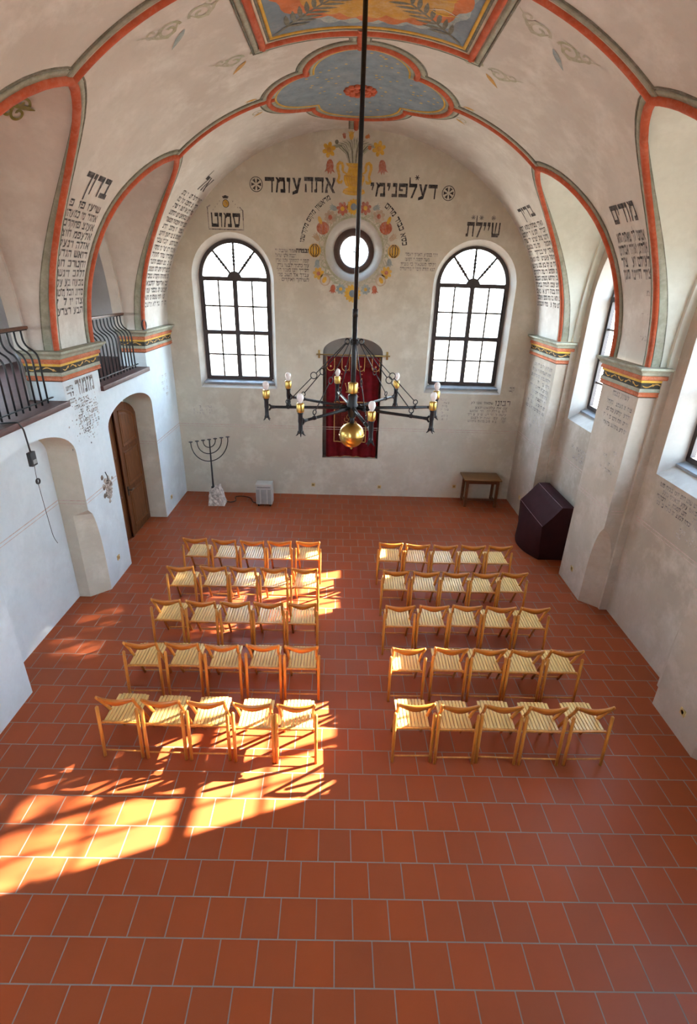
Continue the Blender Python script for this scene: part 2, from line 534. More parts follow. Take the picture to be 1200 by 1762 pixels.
def strip_wall(mbd, xs, top, openings, fn, mi=0):
    """vertical strips; openings = list of (x0, x1, zb(x), zt(x)); fn(x, z) -> point"""
    xs = sorted(set(round(x, 5) for x in xs))
    for a, b in zip(xs, xs[1:]):
        act = [o for o in openings if o[0] <= a + 1e-4 and o[1] >= b - 1e-4]
        act.sort(key=lambda o: o[2]((a + b) / 2))
        la, lb = 0.0, 0.0
        for o in act:
            mbd.add([fn(a, la), fn(b, lb), fn(b, o[2](b)), fn(a, o[2](a))], [(0, 1, 2, 3)], mi)
            la, lb = o[3](a), o[3](b)
        mbd.add([fn(a, la), fn(b, lb), fn(b, top(b)), fn(a, top(a))], [(0, 1, 2, 3)], mi)

def lerp_fn(pts):
    pts = sorted(pts)
    def f(x):
        if x <= pts[0][0]: return pts[0][1]
        for a, b in zip(pts, pts[1:]):
            if x <= b[0]: return a[1] + (b[1] - a[1]) * (x - a[0]) / max(1e-9, b[0] - a[0])
        return pts[-1][1]
    return f
def arch_fns(c, h, zb, zs, rise, n=24):
    zt = lerp_fn([(c + h * cos(pi * k / n), zs + rise * sin(pi * k / n)) for k in range(n + 1)])
    return (c - h, c + h, lambda x: zb, zt)
def arch_samples(c, h, n=24): return [c + h * cos(pi * k / n) for k in range(n + 1)]

# east wall with two windows, an oculus and the ark niche
WIN_E = [(-2.39, 0.745), (2.625, 0.765)]       # centre, half width of frame
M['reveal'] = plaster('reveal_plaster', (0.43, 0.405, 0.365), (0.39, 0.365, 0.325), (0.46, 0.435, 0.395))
EW = MB()
fnE = lambda x, z: Vector((x, YE, z))
ops = []; xs = [VX - VA + 0.0, VX + VA] + [-3.83 + 7.86 * k / 40 for k in range(41)]
for c, h in WIN_E:
    ops.append(arch_fns(c, h + 0.10, 2.54, 4.76, 0.86)); xs += arch_samples(c, h + 0.10)
OC = (0.095, 5.35)
ro = 0.575
oc_up = lerp_fn([(OC[0] + ro * cos(2 * pi * k / 40), ro * sin(2 * pi * k / 40)) for k in range(21)])
ops.append((OC[0] - ro, OC[0] + ro, lambda x: OC[1] - oc_up(x), lambda x: OC[1] + oc_up(x)))
xs += arch_samples(OC[0], ro, 20)
AK = (0.135, 0.655)
ops.append(arch_fns(AK[0], AK[1], 0.955, 3.37, 0.315)); xs += arch_samples(AK[0], AK[1])
def topE(x): return VZ + VB * sqrt(max(0, 1 - ((x - VX) / VA) ** 2))
xs += [VX + VA * cos(pi * k / 90) for k in range(91)]
xs = [x for x in xs if VX - VA <= x <= VX + VA]
strip_wall(EW, xs, topE, ops, fnE)
def loft(mbd, a, b, mi=0, smooth=False): mbd.grid([a, b], mi, smooth)
# window reveals
for c, h in WIN_E:
    o1 = arch_outline(c, h + 0.10, 2.54, 4.76, 0.86)
    o2 = arch_outline(c, h - 0.015, 2.69, 4.76, 0.73)
    P1 = [Vector((x, YE, z)) for x, z in o1]; P2 = [Vector((x, YE + 0.22, z)) for x, z in o2]
    P0 = [Vector((x, YE + 0.05, z)) for x, z in arch_outline(c, h + 0.07, 2.55, 4.76, 0.83)]
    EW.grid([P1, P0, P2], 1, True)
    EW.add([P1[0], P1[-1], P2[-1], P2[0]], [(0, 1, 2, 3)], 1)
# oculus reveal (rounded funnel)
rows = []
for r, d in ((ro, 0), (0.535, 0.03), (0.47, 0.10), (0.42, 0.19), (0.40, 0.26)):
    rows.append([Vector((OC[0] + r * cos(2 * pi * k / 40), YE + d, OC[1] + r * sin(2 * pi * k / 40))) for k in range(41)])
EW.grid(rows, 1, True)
# ark niche reveal and back
o1 = arch_outline(AK[0], AK[1], 0.955, 3.37, 0.315)
P1 = [Vector((x, YE, z)) for x, z in o1]; P2 = [Vector((x, YE + 0.30, z)) for x, z in o1]
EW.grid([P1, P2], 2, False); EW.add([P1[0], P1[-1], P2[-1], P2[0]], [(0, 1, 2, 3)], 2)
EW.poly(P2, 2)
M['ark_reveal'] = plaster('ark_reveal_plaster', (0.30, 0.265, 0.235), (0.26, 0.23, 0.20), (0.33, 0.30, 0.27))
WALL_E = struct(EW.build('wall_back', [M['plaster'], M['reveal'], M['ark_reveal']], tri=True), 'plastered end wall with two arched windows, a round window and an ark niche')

# left wall: flush arcade with deep arched recesses
def lobes(z, z0, z1):
    if z >= z1: return 0.0
    if z <= z0: return 1.0
    return sqrt(max(0, 1 - ((z - z0) / (z1 - z0)) ** 2))
def niche_outline(c, hL, hR, zs, rise, cL=0.0, cR=0.0, n=24, zl=(0.55, 1.55)):
    zsmp = [0.0] + [zl[0] + (zl[1] - zl[0]) * k / 10 for k in range(11)] + [zs]
    L = [(c - hL - cL * lobes(z, *zl), z) for z in zsmp]
    A = []
    for k in range(1, n):
        a = pi - pi * k / n
        h = hL if cos(a) < 0 else hR
        A.append((c + h * cos(a), zs + rise * sin(a)))
    R = [(c + hR + cR * lobes(z, *zl), z) for z in reversed(zsmp)]
    return L + A + R
LW = MB()
ZB = 3.14
NL = [dict(c=9.0, hL=0.985, hR=1.0, zs=2.50, rise=0.34, cL=0, cR=0), dict(c=5.88, hL=1.05, hR=1.05, zs=2.45, rise=0.44, cL=0.0, cR=0.23),
      dict(c=2.80, hL=1.05, hR=1.05, zs=2.45, rise=0.44, cL=0.2, cR=0.0)]
outl = [niche_outline(**d) for d in NL]
poly = [(YE, 0), (YE, ZB), (YW, ZB), (YW, 0)]
for o in reversed(outl):
    poly += o
LW.poly([Vector((XL, y, z)) for y, z in poly])
for d, o in zip(NL, outl):
    d2 = dict(d); d2['cL'] = d2['cR'] = 0.0
    o2 = niche_outline(**d2)
    A_ = [Vector((XL, y, z)) for y, z in o]
    B_ = [Vector((XL - 0.245, y, z)) for y, z in o2]
    d3 = dict(d2); d3['hL'] -= 0.0 if d['c'] > 8 else 0.0
    o3 = niche_outline(**d3)
    spl = 0.40 if d['c'] < 8 else 0.0
    o3 = [(y + (spl * lobes(z, 0.3, 1.5) if y < d['c'] else 0), z) for y, z in o3] if spl else o3
    xb = -4.25
    C_ = [Vector((xb, y, z)) for y, z in o3]
    LW.grid([A_, B_, C_], 1, False)
    if d['c'] < 8: LW.poly(C_, 0)
    else: LW.poly([p + Vector((-0.14, 0, 0)) for p in C_], 1); LW.grid([C_, [p + Vector((-0.14, 0, 0)) for p in C_]], 1)
# upper piers on the left between the gallery openings (z 3.14 .. 3.82)
def pier_spans(cs, hs):
    e = [YE] ; sp = []
    for c, h in zip(cs, hs): sp.append((c + h, e[-1])); e.append(c - h)
    sp.append((YW, e[-1])); return sp
SPL = pier_spans(BAYS, HWB)
for y0, y1 in SPL:
    a = [(-4.32, y0), (XL, y0), (XL, y1), (-4.32, y1)]
    LW.grid([[Vector((x, y, ZB)) for x, y in a], [Vector((x, y, 3.85)) for x, y in a]], 0)
# outer face behind the piers, towards the gallery, with arched openings
fnG = lambda y, z: Vector((-4.32, y, z))
for c in BAYS:
    pass
poly = [(YE, ZB), (YE, 7.0), (YW, 7.0), (YW, ZB)]
for c in reversed(BAYS):
    _, F = lun_curves(-1, c)
    pts = [(c + (p.y - c) * 0.955, VZ + (p.z - VZ) * 0.975) for p in F]
    pts = sorted([(p[0], p[1]) for p in pts], key=lambda q: q[0])
    poly += [(pts[0][0], ZB)] + pts + [(pts[-1][0], ZB)]
LW.poly([fnG(y, z) for y, z in poly], 2)
WALL_L = struct(LW.build('wall_left', [M['white'], M['plaster'], M['gallery']], tri=True), 'white plastered side wall with deep arched recesses under the gallery')

# gallery behind the left wall
GM = MB()
gx0, gx1, gz0, gz1 = -6.6, -3.86, 3.10, 6.6
ADDED_WIN_G = [(8.15, 1.3), (5.1, 1.3), (2.1, 1.3)]  # added windows, unseen; low and wide to throw light up the right vault
ops = [arch_fns(c, h, 3.3, 3.75, 0.72) for c, h in ADDED_WIN_G]; ys = [YW, YE]
for c, h in ADDED_WIN_G: ys += arch_samples(c, h)
strip_wall(GM, ys, lambda y: gz1, ops, lambda y, z: Vector((gx0, y, max(z, gz0))))
GM.add([(gx0, YE, gz0), (-4.32, YE, gz0), (-4.32, YE, gz1), (gx0, YE, gz1)], [(0, 1, 2, 3)])
GM.add([(gx0, YW, gz0), (-4.32, YW, gz0), (-4.32, YW, gz1), (gx0, YW, gz1)], [(0, 1, 2, 3)])
GM.add([(gx0, YW, gz1), (-4.32, YW, gz1), (-4.32, YE, gz1), (gx0, YE, gz1)], [(0, 1, 2, 3)])
struct(GM.build('wall_gallery', M['gallery'], tri=True), 'plain grey plaster wall of the gallery behind the railings')
# board floor of the gallery, with a moulded front edge in every bay
for i, (c, h) in enumerate(zip(BAYS, HWB)):
    m = MB()
    m.box(((-4.32 + XL + 0.035) / 2, c, 3.165), (XL + 0.035 + 4.32, 2 * h - 0.005, 0.05), 0)
    m.box((XL + 0.02, c, 3.155), (0.055, 2 * h + 0.02, 0.075), 0, bev=0.008)
    struct(m.build('trim_%d' % (20 + i), M['darkwood']), 'dark brown board ledge below the gallery railing')
m = MB(); m.box(((gx0 - 4.30) / 2, (YW + YE) / 2, 3.12), (-4.30 - gx0, YE - YW, 0.06))
struct(m.build('floor_gallery', M['darkwood']), 'dark board floor of the gallery')

# right wall: piers, recessed window bays
XW = 4.36
M['plaster_brown_shaded'] = plaster('shaded_brownish_plaster', (0.495, 0.435, 0.355), (0.43, 0.37, 0.295), (0.545, 0.49, 0.415))  # browner aged plaster, darkened so the right wall's shade sits in its colour
RW = MB()
SPR = pier_spans(BAYS, [1.0, 1.04, 1.04])
zl = [0, .2, .4, .55] + [.55 + .9 * k / 10 for k in range(1, 11)] + [1.5, 3.86]
for i, (y0, y1) in enumerate(SPR):
    cn = 0.21 if i in (1, 2) else 0.0         # cut corner on the near side
    cf = 0.40 if i == 2 else 0.0              # splayed foot on the far side
    xf = 4.03 if i == 0 else XR
    rows = []
    for z in zl:
        g = lobes(z, 0.55, 1.42)
        a = [(XW, y0 - 0.045), (4.24, y0 - 0.045), (4.24, y0), (xf + 0.25 * g if cn else xf, y0), (xf, y0 + cn * g), (xf, y1),
             (4.24 if not cf else 4.24, y1 + cf * g * 0.7), (4.24, y1 + 0.045 + cf * g * 0.7), (XW, y1 + 0.045 + cf * g)]
        rows.append([Vector((x, min(y, YE), z)) for x, y in a])
    RW.grid(rows, 0)
WIN_S = [(9.0, 0.72), (5.87, 0.72), (2.78, 0.72)]
XF = 4.66
for (c, h), b in zip(WIN_S, BAYS):
    ho = h + 0.05
    op = arch_fns(c, ho, 2.46, 4.50, 1.05)
    ys = arch_samples(c, ho) + [b - 1.12, b - 1.0, b + 1.0, b + 1.12]
    _, F = lun_curves(1, b)
    def topS(y, b=b):
        q = abs(y - b) / (FHW * 0.955)
        if q >= 1: return VZ + 0.06
        return VZ + FRISE * 0.975 * (1 - q * q) ** (1 / 2.3) + 0.02
    ys += [b + FHW * 0.955 * cos(pi * k / 40) for k in range(41)]
    strip_wall(RW, ys, topS, [op], lambda y, z: Vector((XW, y, z)), 0)
    o1 = arch_outline(c, ho, 2.46, 4.50, 1.05); o2 = arch_outline(c, h - 0.015, 2.67, 4.62, 0.835)
    P1 = [Vector((XW, y, z)) for y, z in o1]; P2 = [Vector((XF + 0.02, y, z)) for y, z in o2]
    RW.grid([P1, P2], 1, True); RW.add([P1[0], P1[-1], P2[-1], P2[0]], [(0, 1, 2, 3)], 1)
WALL_R = struct(RW.build('wall_right', [M['plaster_brown_shaded'], M['reveal']]), 'plastered side wall with piers and deep window bays')

# west wall behind the viewer
m = MB()
ADDED_WIN_W = [(-2.2, 0.70)]  # added window, unseen, lets extra light in from the west
ops = [arch_fns(c, h, 2.7, 4.76, 0.74) for c, h in ADDED_WIN_W]; xs = [VX - VA, VX + VA] + [VX - VA + 2 * VA * k / 30 for k in range(31)]
for c, h in ADDED_WIN_W: xs += arch_samples(c, h)
xs += [VX + VA * cos(pi * k / 90) for k in range(91)]
strip_wall(m, xs, topE, ops, lambda x, z: Vector((x, YW, z)))
struct(m.build('wall_front', M['plaster']), 'plastered wall behind the gallery')

# ------------------------------------------------------------------ windows
def arched_window(n, c, h, zb, zs, rise, fn, label):
    """fn(x, d, z): along the wall, outward depth, height"""
    fr = MB()
    fw, ft = 0.075, 0.07
    oo = arch_outline(c, h, zb, zs, rise, 28); oi = arch_outline(c, h - fw, zb + fw, zs, rise - fw, 28)
    for d0, d1 in ((0, ft),):
        fr.grid([[fn(x, d0, z) for x, z in oo], [fn(x, d0, z) for x, z in oi], [fn(x, d1, z) for x, z in oi], [fn(x, d1, z) for x, z in oo]], 0)
    def bar(x0, z0, x1, z1, wd, d0=0.0, d1=ft):
        v = Vector((x1 - x0, z1 - z0)).normalized(); p = Vector((-v.y, v.x)) * wd / 2
        q = [(x0 + p.x, z0 + p.y), (x1 + p.x, z1 + p.y), (x1 - p.x, z1 - p.y), (x0 - p.x, z0 - p.y)]
        fr.prism(q, lambda x, z, t: fn(x, d0 + t, z), d1 - d0)
    zm = zb + (zs - zb) * 0.485
    bar(c - h + .02, zb + fw / 2, c + h - .02, zb + fw / 2, fw)
    bar(c - h + .03, zs, c + h - .03, zs, 0.085, -0.015)
    bar(c - h + .03, zm, c + h - .03, zm, 0.085, -0.01)
    bar(c, zb + .03, c, zs, 0.095, -0.012)
    for s in (-1, 1): bar(c + s * (h - fw + .0), zb + fw, c + s * (h - fw), zs, 0.03)
    q = [(c + 0.15 * cos(pi * k / 16), zs + 0.15 * sin(pi * k / 16)) for k in range(17)]
    fr.prism(q, lambda x, z, t: fn(x, -0.02 + t, z), 0.06)
    wroot = struct(fr.build('window_%d' % n, M['frame']), label)
    gb = MB()
    def thin(x0, z0, x1, z1, wd=0.034):
        v = Vector((x1 - x0, z1 - z0)).normalized(); p = Vector((-v.y, v.x)) * wd / 2
        q = [(x0 + p.x, z0 + p.y), (x1 + p.x, z1 + p.y), (x1 - p.x, z1 - p.y), (x0 - p.x, z0 - p.y)]
        gb.prism(q, lambda x, z, t: fn(x, 0.022 + t, z), 0.02)
    for s in (-1, 1):
        xm = c + s * (h - fw + 0.04) / 2
        thin(xm, zb + fw, xm, zs)
    for za, zc in ((zb + fw, zm), (zm, zs)):
        thin(c - h + fw, (za + zc) / 2, c + h - fw, (za + zc) / 2)
    for a in (50, 90, 130):
        r0, r1 = 0.14, rise - fw * 0.8
        thin(c + r0 * cos(radians(a)), zs + r0 * sin(radians(a)), c + (h - fw) * cos(radians(a)), zs + r1 * sin(radians(a)), 0.042)
        for t in (0.25, 0.38, 0.5, 0.62, 0.75):
            px, pz = c + (r0 + (h - fw - r0) * t) * cos(radians(a)), zs + (r0 + (r1 - r0) * t) * sin(radians(a))
            gb.prism([(px + 0.032 * cos(2 * pi * k / 8), pz + 0.034 * sin(2 * pi * k / 8)) for k in range(8)], lambda x, z, t: fn(x, 0.012 + t, z), 0.035)
    gb.build('glazing_bar', M['frame'], wroot)
    g = MB(); ogl = arch_outline(c, h - fw, zb + fw, zs, rise - fw, 28)
    g.poly([fn(x, 0.034, z) for x, z in ogl])
    g.build('glass_pane', M['glass'], wroot, tri=True)
    sl = MB()
    q = [fn(c, -0.03, zb - 0.025)]
    a0 = [fn(c - h - .06, -0.10, zb - 0.05), fn(c + h + .06, -0.10, zb - 0.05), fn(c + h + .06, 0.02, zb + 0.0), fn(c - h - .06, 0.02, zb + 0.0)]
    a1 = [fn(c - h - .06, -0.10, zb - 0.085), fn(c + h + .06, -0.10, zb - 0.085), fn(c + h + .06, 0.02, zb - 0.06), fn(c - h - .06, 0.02, zb - 0.06)]
    sl.add(a0 + a1, [(0, 1, 2, 3), (7, 6, 5, 4), (0, 4, 5, 1), (1, 5, 6, 2), (2, 6, 7, 3), (3, 7, 4, 0)])
    sl.build('window_sill', M['sill'], wroot)['label'] = 'grey painted sill board'
    return wroot
arched_window(1, WIN_E[0][0], WIN_E[0][1], 2.70, 4.765, 0.745, lambda x, d, z: Vector((x, YE + 0.18 + d, z)), 'arched window left of the ark')
arched_window(2, WIN_E[1][0], WIN_E[1][1], 2.70, 4.765, 0.765, lambda x, d, z: Vector((x, YE + 0.18 + d, z)), 'arched window right of the ark')
for k, (c, h) in enumerate(WIN_S):
    arched_window(3 + k, c, h, 2.68, 4.62, 0.85, lambda x, d, z: Vector((XF + d, x, z)),
                  ('arched window in the far bay of the right wall', 'arched window at the right edge of the view', 'arched window of the bay beside the gallery')[k])
for k, (c, h) in enumerate(ADDED_WIN_W):
    arched_window(7 + k, c, h, 2.70, 4.76, 0.74, lambda x, d, z: Vector((x, YW - 0.0 - d, z)), 'arched window added behind the viewer for extra light')
for k, (c, h) in enumerate(ADDED_WIN_G):
    arched_window(9 + k, c, h, 3.3, 3.75, 0.72, lambda x, d, z: Vector((gx0 - d, x, z)), 'arched window added out of view in the gallery for extra light')
# oculus window
m = MB()
rows = []
for r, d in ((0.45, 0.215), (0.375, 0.20), (0.36, 0.19), (0.30, 0.21), (0.285, 0.235), (0.285, 0.27)):
    rows.append([Vector((OC[0] + .01 + r * cos(2 * pi * k / 40), YE + d, OC[1] - 0.01 + r * sin(2 * pi * k / 40))) for k in range(41)])
m.grid(rows, 0, True)
W6 = struct(m.build('window_6', M['oculus_frame']), 'small round window above the ark')
m = MB()
for a in (90 + 60, 90 - 60, 90 + 0):
    if a == 90: continue
    v = Vector((cos(radians(a - 0)), 0, sin(radians(a - 0)))) * 0.30
    m.tube([Vector((OC[0] + .01, YE + 0.245, OC[1] - .01)) - v, Vector((OC[0] + .01, YE + 0.245, OC[1] - .01)) + v], 0.008, 6)
v = Vector((0, 0, 0.30)); m.tube([Vector((OC[0] + .01, YE + 0.245, OC[1] - .01)) - v, Vector((OC[0] + .01, YE + 0.245, OC[1] - .01)) + v], 0.008, 6)
m.build('glazing_bar', M['frame'], W6)
m = MB(); m.poly([Vector((OC[0] + .01 + .29 * cos(2 * pi * k / 40), YE + 0.255, OC[1] - .01 + .29 * sin(2 * pi * k / 40))) for k in range(40)])
m.build('glass_pane', M['glass'], W6)

# ------------------------------------------------------------------ stucco mouldings on the vault
def sweep(mbd, path, normals, prof, mi=0, closed=False, smooth=True):
    """prof: (b, h) pairs, b across the path, h along the surface normal"""
    rows = []; N = len(path)
    for i in range(N):
        a = path[i - 1] if (i > 0 or closed) else path[i]
        b = path[(i + 1) % N] if (i < N - 1 or closed) else path[i]
        t = (b - a).normalized(); n = normals[i]
        bi = t.cross(n).normalized()
        rows.append([path[i] + bi * x + n * h for x, h in prof])
    if closed: rows.append(rows[0])
    mbd.grid(rows, mi, smooth)
def roll(wd, ht, n=6, c=0.0):
    return [(c + wd * cos(pi - pi * k / n), ht * sin(pi * k / n) + 0.001) for k in range(n + 1)]
def flat(b0, b1, h=0.006): return [(b0, 0.001), (b0, h), (b1, h), (b1, 0.001)]
MOULD = [M['red'], M['green'], M['dgreen'], M['cream']]
# groin edges of the lunettes
for sign in (1, -1):
    for c in BAYS:
        m = MB()
        seq = [(th, 1) for th in ths] + [(th, -1) for th in reversed(ths[:-1])]
        # round the pointed crown a little
        pts, nrm = [], []
        for th, sd_ in seq:
            tt = th if sign > 0 else 180 - th
            hh = hw(th)
            pts.append(V3(min(tt, 90) if sign > 0 else tt, c + sd_ * hh)); nrm.append(VN(tt))
        order = 1 if sign > 0 else -1
        # b > 0 must point to the vault side; test once
        t = (pts[1] - pts[0]).normalized(); bi = t.cross(nrm[0])
        s0 = 1 if bi.y > 0 else -1
        def fl(p): return [(s0 * b, h) for b, h in p]
        sweep(m, pts, nrm, fl(roll(0.050, 0.045)), 0)
        sweep(m, pts, nrm, fl(flat(0.048, 0.105, 0.012)), 1)
        sweep(m, pts, nrm, fl(roll(0.012, 0.010, 4, 0.125)), 2)
        # painted stripe on the lunette side
        G, F = lun_curves(sign, c)
        rows = []
        inn = Vector((-sign * 0.4, 0, -1)).normalized()
        for g, f in zip(G, F):
            L = (f - g).length
            nn = Vector((-sign * 0.15, -(g.y - c), -0.5 * (g.z - 3.6) / 2)).normalized() * 0.012
            kk = min(1.0, max(0.10, (6.52 - g.z) / 1.9)) ** 0.75
            rows.append([g.lerp(f, d * kk / max(L, .2)) + nn + Vector((0, 0, 0.10 * sin(pi * min(1, d * kk / max(L, .2))) * min(1, max(0, (g.z - 4.6) / 1.5)))) for d in (0.03, 0.13, 0.145)])
        half = [r for r, (th, sd_) in zip(rows, seq) if sd_ > 0]
        m.grid([r[:2] for r in half], 1, True); m.grid([r[1:] for r in half], 2, True)
        o = m.build('groin_moulding', MOULD, CEILING)
        o['label'] = 'red and green moulding along the edge of a lunette'
# cross ribs between the crowns of facing lunettes
def vpath(pts):  # (th, y) -> points, normals
    return [V3(a, y) for a, y in pts], [VN(a) for a, y in pts]
QC = (90.3, 9.33)                                  # medallion centre
def ribs(m, p):
    P_, N_ = vpath(p)
    t = (P_[1] - P_[0]).normalized(); s0 = 1 if t.cross(N_[0]).y < 0 else -1
    fl = lambda pr: [(s0 * b, h) for b, h in pr]
    sweep(m, P_, N_, fl(roll(0.042, 0.040, 6, -0.01)), 0)
    sweep(m, P_, N_, fl(flat(0.034, 0.052, 0.012)), 3)
    sweep(m, P_, N_, fl(flat(0.052, 0.10, 0.014)), 1)
    sweep(m, P_, N_, fl(roll(0.012, 0.012, 4, 0.118)), 2)
for yc, ends in ((9.05, ((46.5, 70.5), (133.5, 108.5))), (5.89, ((46.5, 70.8), (133.5, 107.5))), (2.80, ((46.5, 133.5),))):
    for a, b in ends:
        m = MB()
        bend = 0.16 if yc > 9 else 0.0
        p = [(a + (b - a) * k / 20, yc + bend * (k / 20) ** 2) for k in range(21)]
        if b < a or a > 90: pass
        ribs(m, p)
        m.build('rib_moulding', MOULD, CEILING)['label'] = 'red and green rib across the vault'
# ridge rib pieces
for y0, y1 in ((7.40, 7.92), (10.78, YE)):
    m = MB()
    P_, N_ = vpath([(90.4, y0 + (y1 - y0) * k / 4) for k in range(5)])
    sweep(m, P_, N_, roll(0.042, 0.035), 0)
    for s in (-1, 1):
        sweep(m, P_, N_, flat(s * 0.045, s * 0.11, 0.012), 1)
        sweep(m, P_, N_, roll(0.012, 0.012, 4, s * 0.125), 2)
    m.build('rib_moulding', MOULD, CEILING)['label'] = 'short red rib along the ridge of the vault'

# ------------------------------------------------------------------ flat painting helper
def paint_poly(mbd, pts, fn, lvl, mi, L=0.12):
    """fill outline pts (2D) mapped by fn(x, y, off); long edges are cut so that it follows curved plaster"""
    bm = bmesh.new()
    vs = [bm.verts.new((x, y, 0)) for x, y in pts]
    try: bm.faces.new(vs)
    except ValueError: bm.free(); return
    bm.normal_update()
    bmesh.ops.triangulate(bm, faces=bm.faces[:], ngon_method='EAR_CLIP')
    for _ in range(6):
        es = [e for e in bm.edges if e.calc_length() > L]
        if not es: break
        bmesh.ops.subdivide_edges(bm, edges=es, cuts=1)
        bm.normal_update()
        bmesh.ops.triangulate(bm, faces=bm.faces[:])
    bm.verts.index_update()
    mbd.add([fn(v.co.x, v.co.y, 0.0025 + 0.0012 * lvl) for v in bm.verts], [[v.index for v in f.verts] for f in bm.faces], mi)
    bm.free()
def line_poly(pts, wd):
    """polyline as outline of width wd (scalar or list)"""
    n = len(pts); W_ = wd if isinstance(wd, list) else [wd] * n
    a, b = [], []
    for i in range(n):
        p = Vector(pts[max(i - 1, 0)]); q = Vector(pts[min(i + 1, n - 1)])
        t = (q - p).normalized(); nn = Vector((-t.y, t.x)) * W_[i] / 2
        c = Vector(pts[i]); a.append(tuple(c + nn)); b.append(tuple(c - nn))
    return a + b[::-1]
def line_paint(mbd, pts, wd, fn, lvl, mi):
    n = len(pts); W_ = wd if isinstance(wd, list) else [wd] * n
    rows = []
    for i in range(n):
        p = Vector(pts[max(i - 1, 0)]); q = Vector(pts[min(i + 1, n - 1)])
        t = (q - p).normalized(); nn = Vector((-t.y, t.x)) * W_[i] / 2
        c = Vector(pts[i]); h = 0.0025 + 0.0012 * lvl
        rows.append([fn(*(c + nn), h), fn(*(c - nn), h)])
    mbd.grid(rows, mi)
def spiral(cx, cy, r0, turns, a0, s=1, n=26):
    return [(cx + r0 * (1 - 0.78 * k / n) * cos(a0 + s * 2 * pi * turns * k / n), cy + r0 * (1 - 0.78 * k / n) * sin(a0 + s * 2 * pi * turns * k / n)) for k in range(n + 1)]
RAD = VA  # metres per radian near the crown
def fnV(x, y, h):
    """x metres across the crown of the vault, y along it"""
    # arc length is close to x near the crown
    th = 90 - math.degrees(math.asin(max(-0.99, min(0.99, (x - VX) / VA))))
    return V3(th, y, h)

# quatrefoil medallion
def quatrefoil(cx, cy, a, b, ra, rb, n=40):
    """union outline of a wide and a long lobe pair"""
    pts = []
    for k in range(4 * n):
        t = 2 * pi * k / (4 * n)
        d = Vector((cos(t), sin(t)))
        best = 0
        for (lx, ly, r1, r2) in ((a, 0, ra[0], ra[1]), (-a, 0, ra[0], ra[1]), (0, b, rb[0], rb[1]), (0, -b, rb[0], rb[1])):
            # ray / ellipse
            A = (d.x / r1) ** 2 + (d.y / r2) ** 2; B = -2 * (d.x * lx / r1 ** 2 + d.y * ly / r2 ** 2); C_ = (lx / r1) ** 2 + (ly / r2) ** 2 - 1
            D = B * B - 4 * A * C_
            if D >= 0: best = max(best, (-B + sqrt(D)) / (2 * A))
        pts.append((cx + d.x * best, cy + d.y * best))
    return pts
def offset(pts, d):
    n = len(pts); out = []
    for i in range(n):
        p, q = Vector(pts[i - 1]), Vector(pts[(i + 1) % n])
        t = (q - p).normalized(); out.append((pts[i][0] + t.y * d, pts[i][1] - t.x * d))
    return out
m = MB()
QX, QY = 0.11, 9.33
q0 = quatrefoil(QX, QY, 0.66, 0.72, (0.60, 0.66), (0.66, 0.68))
PM = [M['blue'], M['yellow'], M['green'], M['dgreen'], M['red'], M['orange'], M['gold'], M['cream']]
paint_poly(m, q0, fnV, 1, 0, 0.2)
rr = random.Random(3)
for k in range(120):
    x, y = QX + rr.uniform(-1.15, 1.15), QY + rr.uniform(-1.3, 1.3)
    d = [(x - px) * (x - px) + (y - py) * (y - py) for px, py in q0]
    inside = any(((x - QX - lx) / r1) ** 2 + ((y - QY - ly) / r2) ** 2 < 0.72 for lx, ly, r1, r2 in ((.66, 0, .6, .66), (-.66, 0, .6, .66), (0, .72, .66, .68), (0, -.72, .66, .68)))
    if inside: paint_poly(m, [(x + 0.022 * cos(2 * pi * j / 6), y + 0.015 * sin(2 * pi * j / 6)) for j in range(6)], fnV, 2, 1)
m.build('painted_medallion', PM, CEILING)['label'] = 'blue quatrefoil sky with small gilt stars'
m = MB()
def closed_ring(d, prof, mi):
    pts = offset(q0, d)
    P_ = [fnV(x, y, 0) for x, y in pts]
    N_ = [VN(90 - math.degrees(math.asin((x - VX) / VA))) for x, y in pts]
    t = (P_[1] - P_[0]).normalized()
    sweep(m, P_, N_, prof, mi, closed=True)
closed_ring(-0.012, flat(-0.014, 0.014, 0.010), 1)
closed_ring(0.03, flat(-0.028, 0.028, 0.014), 2)
closed_ring(0.095, roll(0.040, 0.045), 4)
closed_ring(0.165, flat(-0.03, 0.03, 0.014), 2)
closed_ring(0.215, roll(0.013, 0.012, 4), 3)
m.build('medallion_moulding', PM, CEILING)['label'] = 'red and green moulding around the medallion'
m = MB()
for k in range(12):
    a = 2 * pi * k / 12
    m.lathe([(0.0, 0.0), (0.045, 0.01), (0.05, 0.03), (0.03, 0.05), (0.0, 0.055)], (0, 0, 0), 8)
    for j in range(len(m.v) - 40, len(m.v)): pass
m = MB()
for ring, (R_, n_, s_) in enumerate(((0.20, 14, 0.055), (0.12, 9, 0.05), (0.0, 1, 0.06))):
    for k in range(n_):
        a = 2 * pi * k / n_
        c = fnV(QX + R_ * cos(a), QY + 0.09 + R_ * sin(a), 0.01 + 0.018 * ring)
        m.lathe([(0.001, -0.03), (s_ * .7, -0.027), (s_, 0.0), (s_ * .7, 0.02), (0.001, 0.02)], c, 8)
m.lathe([(0.001, 0.0), (0.2, 0.0), (0.2, -0.02), (0.001, -0.03)], fnV(QX, QY + .09, 0.0), 18)
m.build('rosette', M['red'], CEILING)['label'] = 'red stucco rosette'

